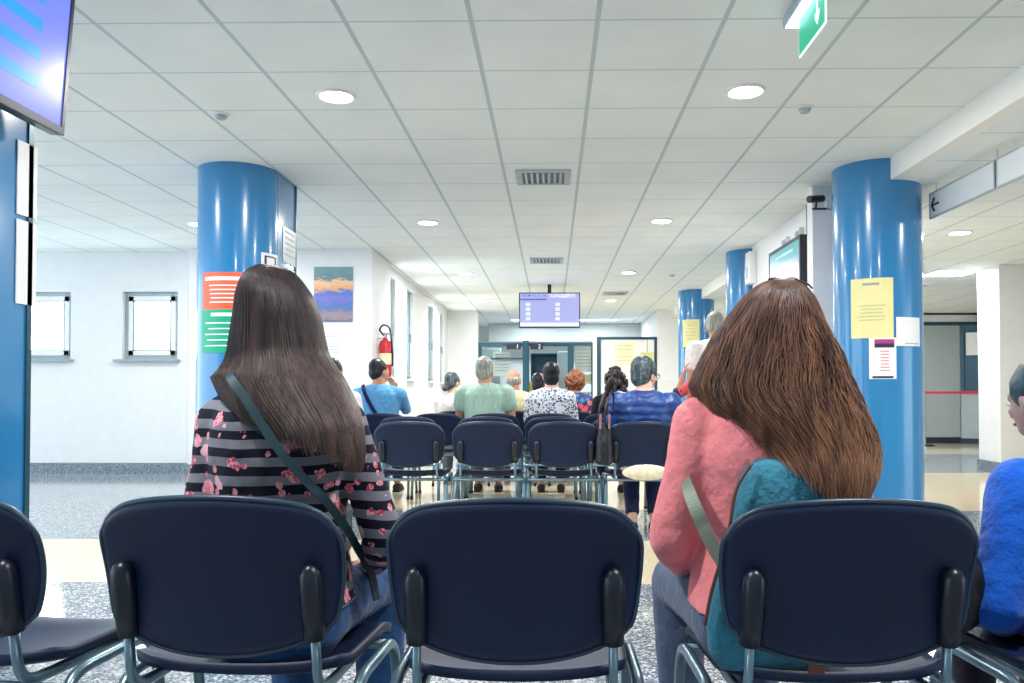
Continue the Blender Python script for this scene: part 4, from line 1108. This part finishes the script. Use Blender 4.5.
link('buckle', tube(B(), [P3(370, 546, 1.74), P3(377, 543, 1.74)], .004, 8), 'chrome', t)

# denim backpack and grey-green strap on the woman in pink
t = thing('denim_backpack', 'teal denim backpack on the back of the woman in pink', 'bag', (0, 0, 0))
bm = B()
secs = [(458, 760, 830, 1.56), (464, 748, 838, 1.548), (478, 740, 842, 1.538), (500, 736, 844, 1.534), (530, 730, 844, 1.53), (560, 722, 842, 1.535), (590, 712, 838, 1.55), (620, 706, 836, 1.56), (650, 708, 832, 1.57), (668, 720, 825, 1.58)]
rings = []
for (py, a, b, yb) in secs:
    A_, B_ = at(a, py, 1.60), at(b, py, 1.60); xc, hw = (A_.x+B_.x)/2, (B_.x-A_.x)/2
    rings.append([bm.verts.new((xc+hw*math.copysign(abs(math.cos(q))**.5, math.cos(q)), 1.60+(1.60-yb)*math.copysign(abs(math.sin(q))**.7, math.sin(q))*(.9), A_.z)) for q in [2*PI*k/28 for k in range(28)]])
for i in range(len(rings)-1):
    for k in range(28): bm.faces.new((rings[i][k], rings[i][(k+1) % 28], rings[i+1][(k+1) % 28], rings[i+1][k]))
bm.faces.new(rings[0][::-1]); bm.faces.new(rings[-1])
link('bag_body', bm, 'cloth denim', t, smooth=True)
link('leather_edge', tube(B(), bez([P3(752, 463, 1.548), P3(736, 490, 1.545), P3(728, 535, 1.545), P3(712, 590, 1.56), P3(705, 625, 1.57)]), .0035, 8), 'leather brown', t, smooth=True)
strap('shoulder_strap', t, [P3(680, 455, 1.80), P3(686, 480, 1.68), P3(694, 504, 1.605), P3(704, 528, 1.592), P3(714, 548, 1.588), P3(728, 572, 1.585)], .026, 'strap grey green', ((-.5, -.8, 0), (0, -1, 0)), .004)
link('leather_tag', boxb(*sorted((X_at(806, 1.53), X_at(822, 1.53))), 1.525, 1.532, Z_at(672, 1.53), Z_at(650, 1.53)), 'leather brown', t)

# ---- person at the right edge in a royal blue jacket
w5 = (1.22, 1.80, 0)
p5, T5, S5, arms5, L5 = person('person in royal blue jacket with dark teal hair, cut by right edge', w5, R(8), S=.82, hipz=.545, sh=.17, wd=1.15, dp=1.15, lean=.32, vox=.010, hyaw=10, hpitch=10,
    armL=((-.33, -.03, .66), (-.15, .22, .56), (.3, .9, -.1), (0, 0, -1)), armR='side', top=('cloth royal', 'long'), pants='cloth dark', skin='skin cool', kx=.12, extra=.014, hoff=(.0, .03, .03), tmeshdisp=.008)
hair_short(p5, T5, S5, 'hair teal black', 1.06, -.05, .003)
t = thing('shoulder_bag', 'black shoulder bag beside the royal blue jacket at the right', 'bag', (.90, 1.86, .47))
bm = B(); ell(bm, (0, 0, .10), (.055, .12, .11)); link('bag_body', bm, 'leather black', t, smooth=True)
link('strap', tube(B(), bez([(0, -.09, .15), (.02, -.06, .2), (.03, .0, .23), (.02, .06, .2), (0, .09, .15)]), .007, 8), 'leather black', t, smooth=True)

# ---- far rows
def px_person(px, Y, **k): return (X_at(px, Y), Y)
def far(label, px, Y, hairfn=None, seatY=None, **k):
    x = X_at(px, Y); return person(label, (x, Y, 0), **k)
# man in light blue
p, T, S_, A_, L_ = far('man in light blue shirt with dark strap and hand at chin', 379, 7.87, S=1.03, sh=.195, wd=1.12, dp=1.1, belly=.03, hyaw=-35, armR='chin', armL='lap', top=('cloth light blue', 'elbow'), pants='cloth navy', skin='skin tan', lean=.0)
hair_short(p, T, S_, 'hair black', .98, 0, .003)
t = thing('sling_bag', 'navy sling strap across the light blue shirt', 'bag', (0, 0, 0))
Yb = 7.87
strap('strap', t, [P3(363, 385, Yb-.05), P3(364, 391, Yb-.135), P3(369, 402, Yb-.158), P3(376, 414, Yb-.155), P3(384, 424, Yb-.14)], .035, 'cloth navy', ((0, -1, .2), (0, -1, 0)), .006)
bm = B(); box(bm, -.1, .1, -.04, .04, -.1, .1); bm.transform(Matrix.Translation((X_at(392, Yb)+.03, Yb-.02, .62))); link('bag_body', bm, 'cloth navy', t, bev=.02)
# person behind the long straight hair (head only visible)
p, T, S_, A_, L_ = far('dark haired person in white shirt, half hidden by long brown hair', 333, 6.83, S=1.0, sh=.18, hyaw=-20, top=('cloth white', 'long'), pants='cloth dark', skin='skin tan')
hair_short(p, T, S_, 'hair black', 1.0, 0, .003)
# woman in white with bun
p, T, S_, A_, L_ = far('woman in white top with dark hair tied in low bun', 453, 8.97, S=.95, sh=.165, wd=.98, hyaw=-40, top=('cloth offwhite', 'short'), pants='cloth grey', skin='skin light', lean=.02)
h = hair_short(p, T, S_, 'hair dark grey', 1.02, 0, .003)
bm = B(); ell(bm, (T @ Vector((0, -.115, -.055))*1), (.042, .042, .036), sub=3); remesh(bm, 'hair_bun', 'hair dark grey', h, .007, 1, .006, 60)
# man in mint shirt
p, T, S_, A_, L_ = far('grey haired man in mint green striped shirt', 485, 7.87, S=1.04, sh=.20, wd=1.18, dp=1.15, belly=.05, hyaw=-14, top=('cloth mint', 'short'), pants='cloth grey', skin='skin tan', armR=((.25, .02, .75), (.20, -.02, .72-.02), (.2, .9, .1), (0, 0, -1)), extra=.01)
hair_short(p, T, S_, 'hair grey', 1.06, -.03, .006)
# balding man in beige
p, T, S_, A_, L_ = far('balding grey haired man in beige shirt', 514, 8.97, S=.98, sh=.185, wd=1.1, hyaw=-8, top=('cloth beige', 'short'), pants='cloth grey', skin='skin tan')
bm = B()
bmesh.ops.create_icosphere(bm, subdivisions=3, radius=1, matrix=T @ Matrix.Translation((0, -.034, -.0)) @ Matrix.Diagonal((.080, .080, .062, 1)))
remesh(bm, 'hair', 'hair grey', p, .007, 2, .005, 60)
# floral blouse
p, T, S_, A_, L_ = far('person with short black hair in white and blue floral blouse', 551, 7.87, S=1.0, sh=.175, wd=1.08, dp=1.05, hyaw=4, top=('cloth blue floral', 'long'), pants='cloth navy', skin='skin light')
hair_short(p, T, S_, 'hair black', 1.06, -.04, .004, longer=.01)
# hidden dark haired person
p, T, S_, A_, L_ = far('dark haired person mostly hidden behind the floral blouse', 538, 10.07, S=.96, sh=.165, top=('cloth dark', 'long'), pants='cloth dark', skin='skin tan')
hair_short(p, T, S_, 'hair black', 1.1, -.05, .004, longer=.03)
# curly copper hair
p, T, S_, A_, L_ = far('person with short curly copper hair in multicoloured top', 575, 8.97, S=.955, sh=.16, wd=1.0, top=('cloth multicolour', 'long'), pants='cloth dark', skin='skin light')
hair_curly(p, T, S_, 'hair copper', .115, seed=4)
# long dark curly hair
p, T, S_, A_, L_ = far('person with long dark wavy hair in dark jacket', 615, 7.87, S=.965, sh=.165, wd=.98, top=('cloth dark', 'long'), pants='cloth dark', skin='skin light')
h = hair_curly(p, T, S_, 'hair dark brown', .10, seed=9, n_=120, drop=.6)
bm = B(); rr = random.Random(5)
for i in range(90):
    v_ = Vector((rr.uniform(-.1, .1), rr.uniform(-.19, -.06), rr.uniform(-.32, -.02))); v_.x *= 1+abs(v_.z)*.9
    bmesh.ops.create_icosphere(bm, subdivisions=2, radius=.026*rr.uniform(.7, 1.2), matrix=T @ Matrix.Translation(v_) @ Matrix.Diagonal((.8, .8, 1.7, 1)))
remesh(bm, 'hair_lengths', 'hair dark brown', h, .008, 1, .005, 60)
# blue quilted jacket
xb = X_at(644, 5.72)
p, T, S_, A_, L_ = person('woman in blue quilted jacket and glasses, short dark grey hair', (xb, 5.72, 0), R(-4), S=.96, hipz=.555, sh=.185, wd=1.14, dp=1.12, lean=-.0, hyaw=-42, hpitch=4, hoff=(.01, .01, -.005),
    top=('cloth puffer', 'long'), pants='cloth navy', skin='skin light', glasses=True, extra=.022, vox=.009, tmeshdisp=.010, legs='tuck', shoe='cloth navy', kx=.09)
hair_short(p, T, S_, 'hair dark grey', 1.12, -.02, .009)
t = thing('handbag', 'black handbag with long handles hanging beside the quilted jacket', 'handbag', (X_at(604, 5.52), 5.50, 0))
bm = B(); loft(bm, [(0, 0, .52, .05, .05), (0, 0, .54, .065, .07), (0, 0, .66, .06, .065), (0, 0, .76, .052, .05), (0, 0, .80, .05, .035)]); remesh(bm, 'bag_body', 'leather black', t, .008, 2, .006, 22)
for dx in (-.02, .02): link('handle', tube(B(), bez([(-.02+dx, -.02, .78), (-.01+dx, -.01, .9), (.03+dx, .06, 1.0), (.05+dx, .10, .97), (.04+dx, .10, .85)]), .008, 8), 'leather black', t, smooth=True)
for dx in (-.03, .03): link('buckle', boxb(dx-.008, dx+.008, -.065, -.055, .76, .86), 'chrome', t)
t = thing('cream_pad', 'cream rounded pad on the seat under the quilted jacket', 'coat', (.63, 5.70, .462))  # pale cream rounded form along the rear of the seat
bm = B(); ell(bm, (0, -.215, .005), (.165, .028, .055), sub=3); ell(bm, (0, -.12, .02), (.17, .11, .022), sub=3)
remesh(bm, 'pad_body', 'cloth cream', t, .006, 4, .003, 20)
# standing man and the person reaching up to him
p, T, S_, A_, L_ = person('standing white haired man in white shirt beside far column', (X_at(716, 7.5), 7.5, 0), R(10), S=1.02, hipz=.955, sh=.20, wd=1.15, dp=1.1, hyaw=-20, hpitch=12, top=('cloth white', 'short'), pants='cloth grey', legs='stand', skin='skin tan', armL='hang', armR='hang', extra=.012)
hair_short(p, T, S_, 'hair grey', 1.03, -.01, .004)
p, T, S_, A_, L_ = person('person in red top with navy sleeve reaching an arm up beside standing man', (X_at(707, 7.1), 7.1, 0), R(-20), S=.83, hipz=.87, sh=.17, wd=1.0, top=('cloth red', 'short'), pants='cloth navy', legs='stand', skin='skin tan', armL='raise', armR='hang')
Sh, e, w_, hd, hn = A_[-1]; bm = B(); limb(bm, [Sh.lerp(e, .3), e, e.lerp(w_, .25)], [.056*S_, .054*S_, .05*S_], 16, (True, False)); remesh(bm, 'sleeve', 'cloth navy', p, .008, 3)
hair_short(p, T, S_, 'hair dark brown', 1.02, -.01, .004)
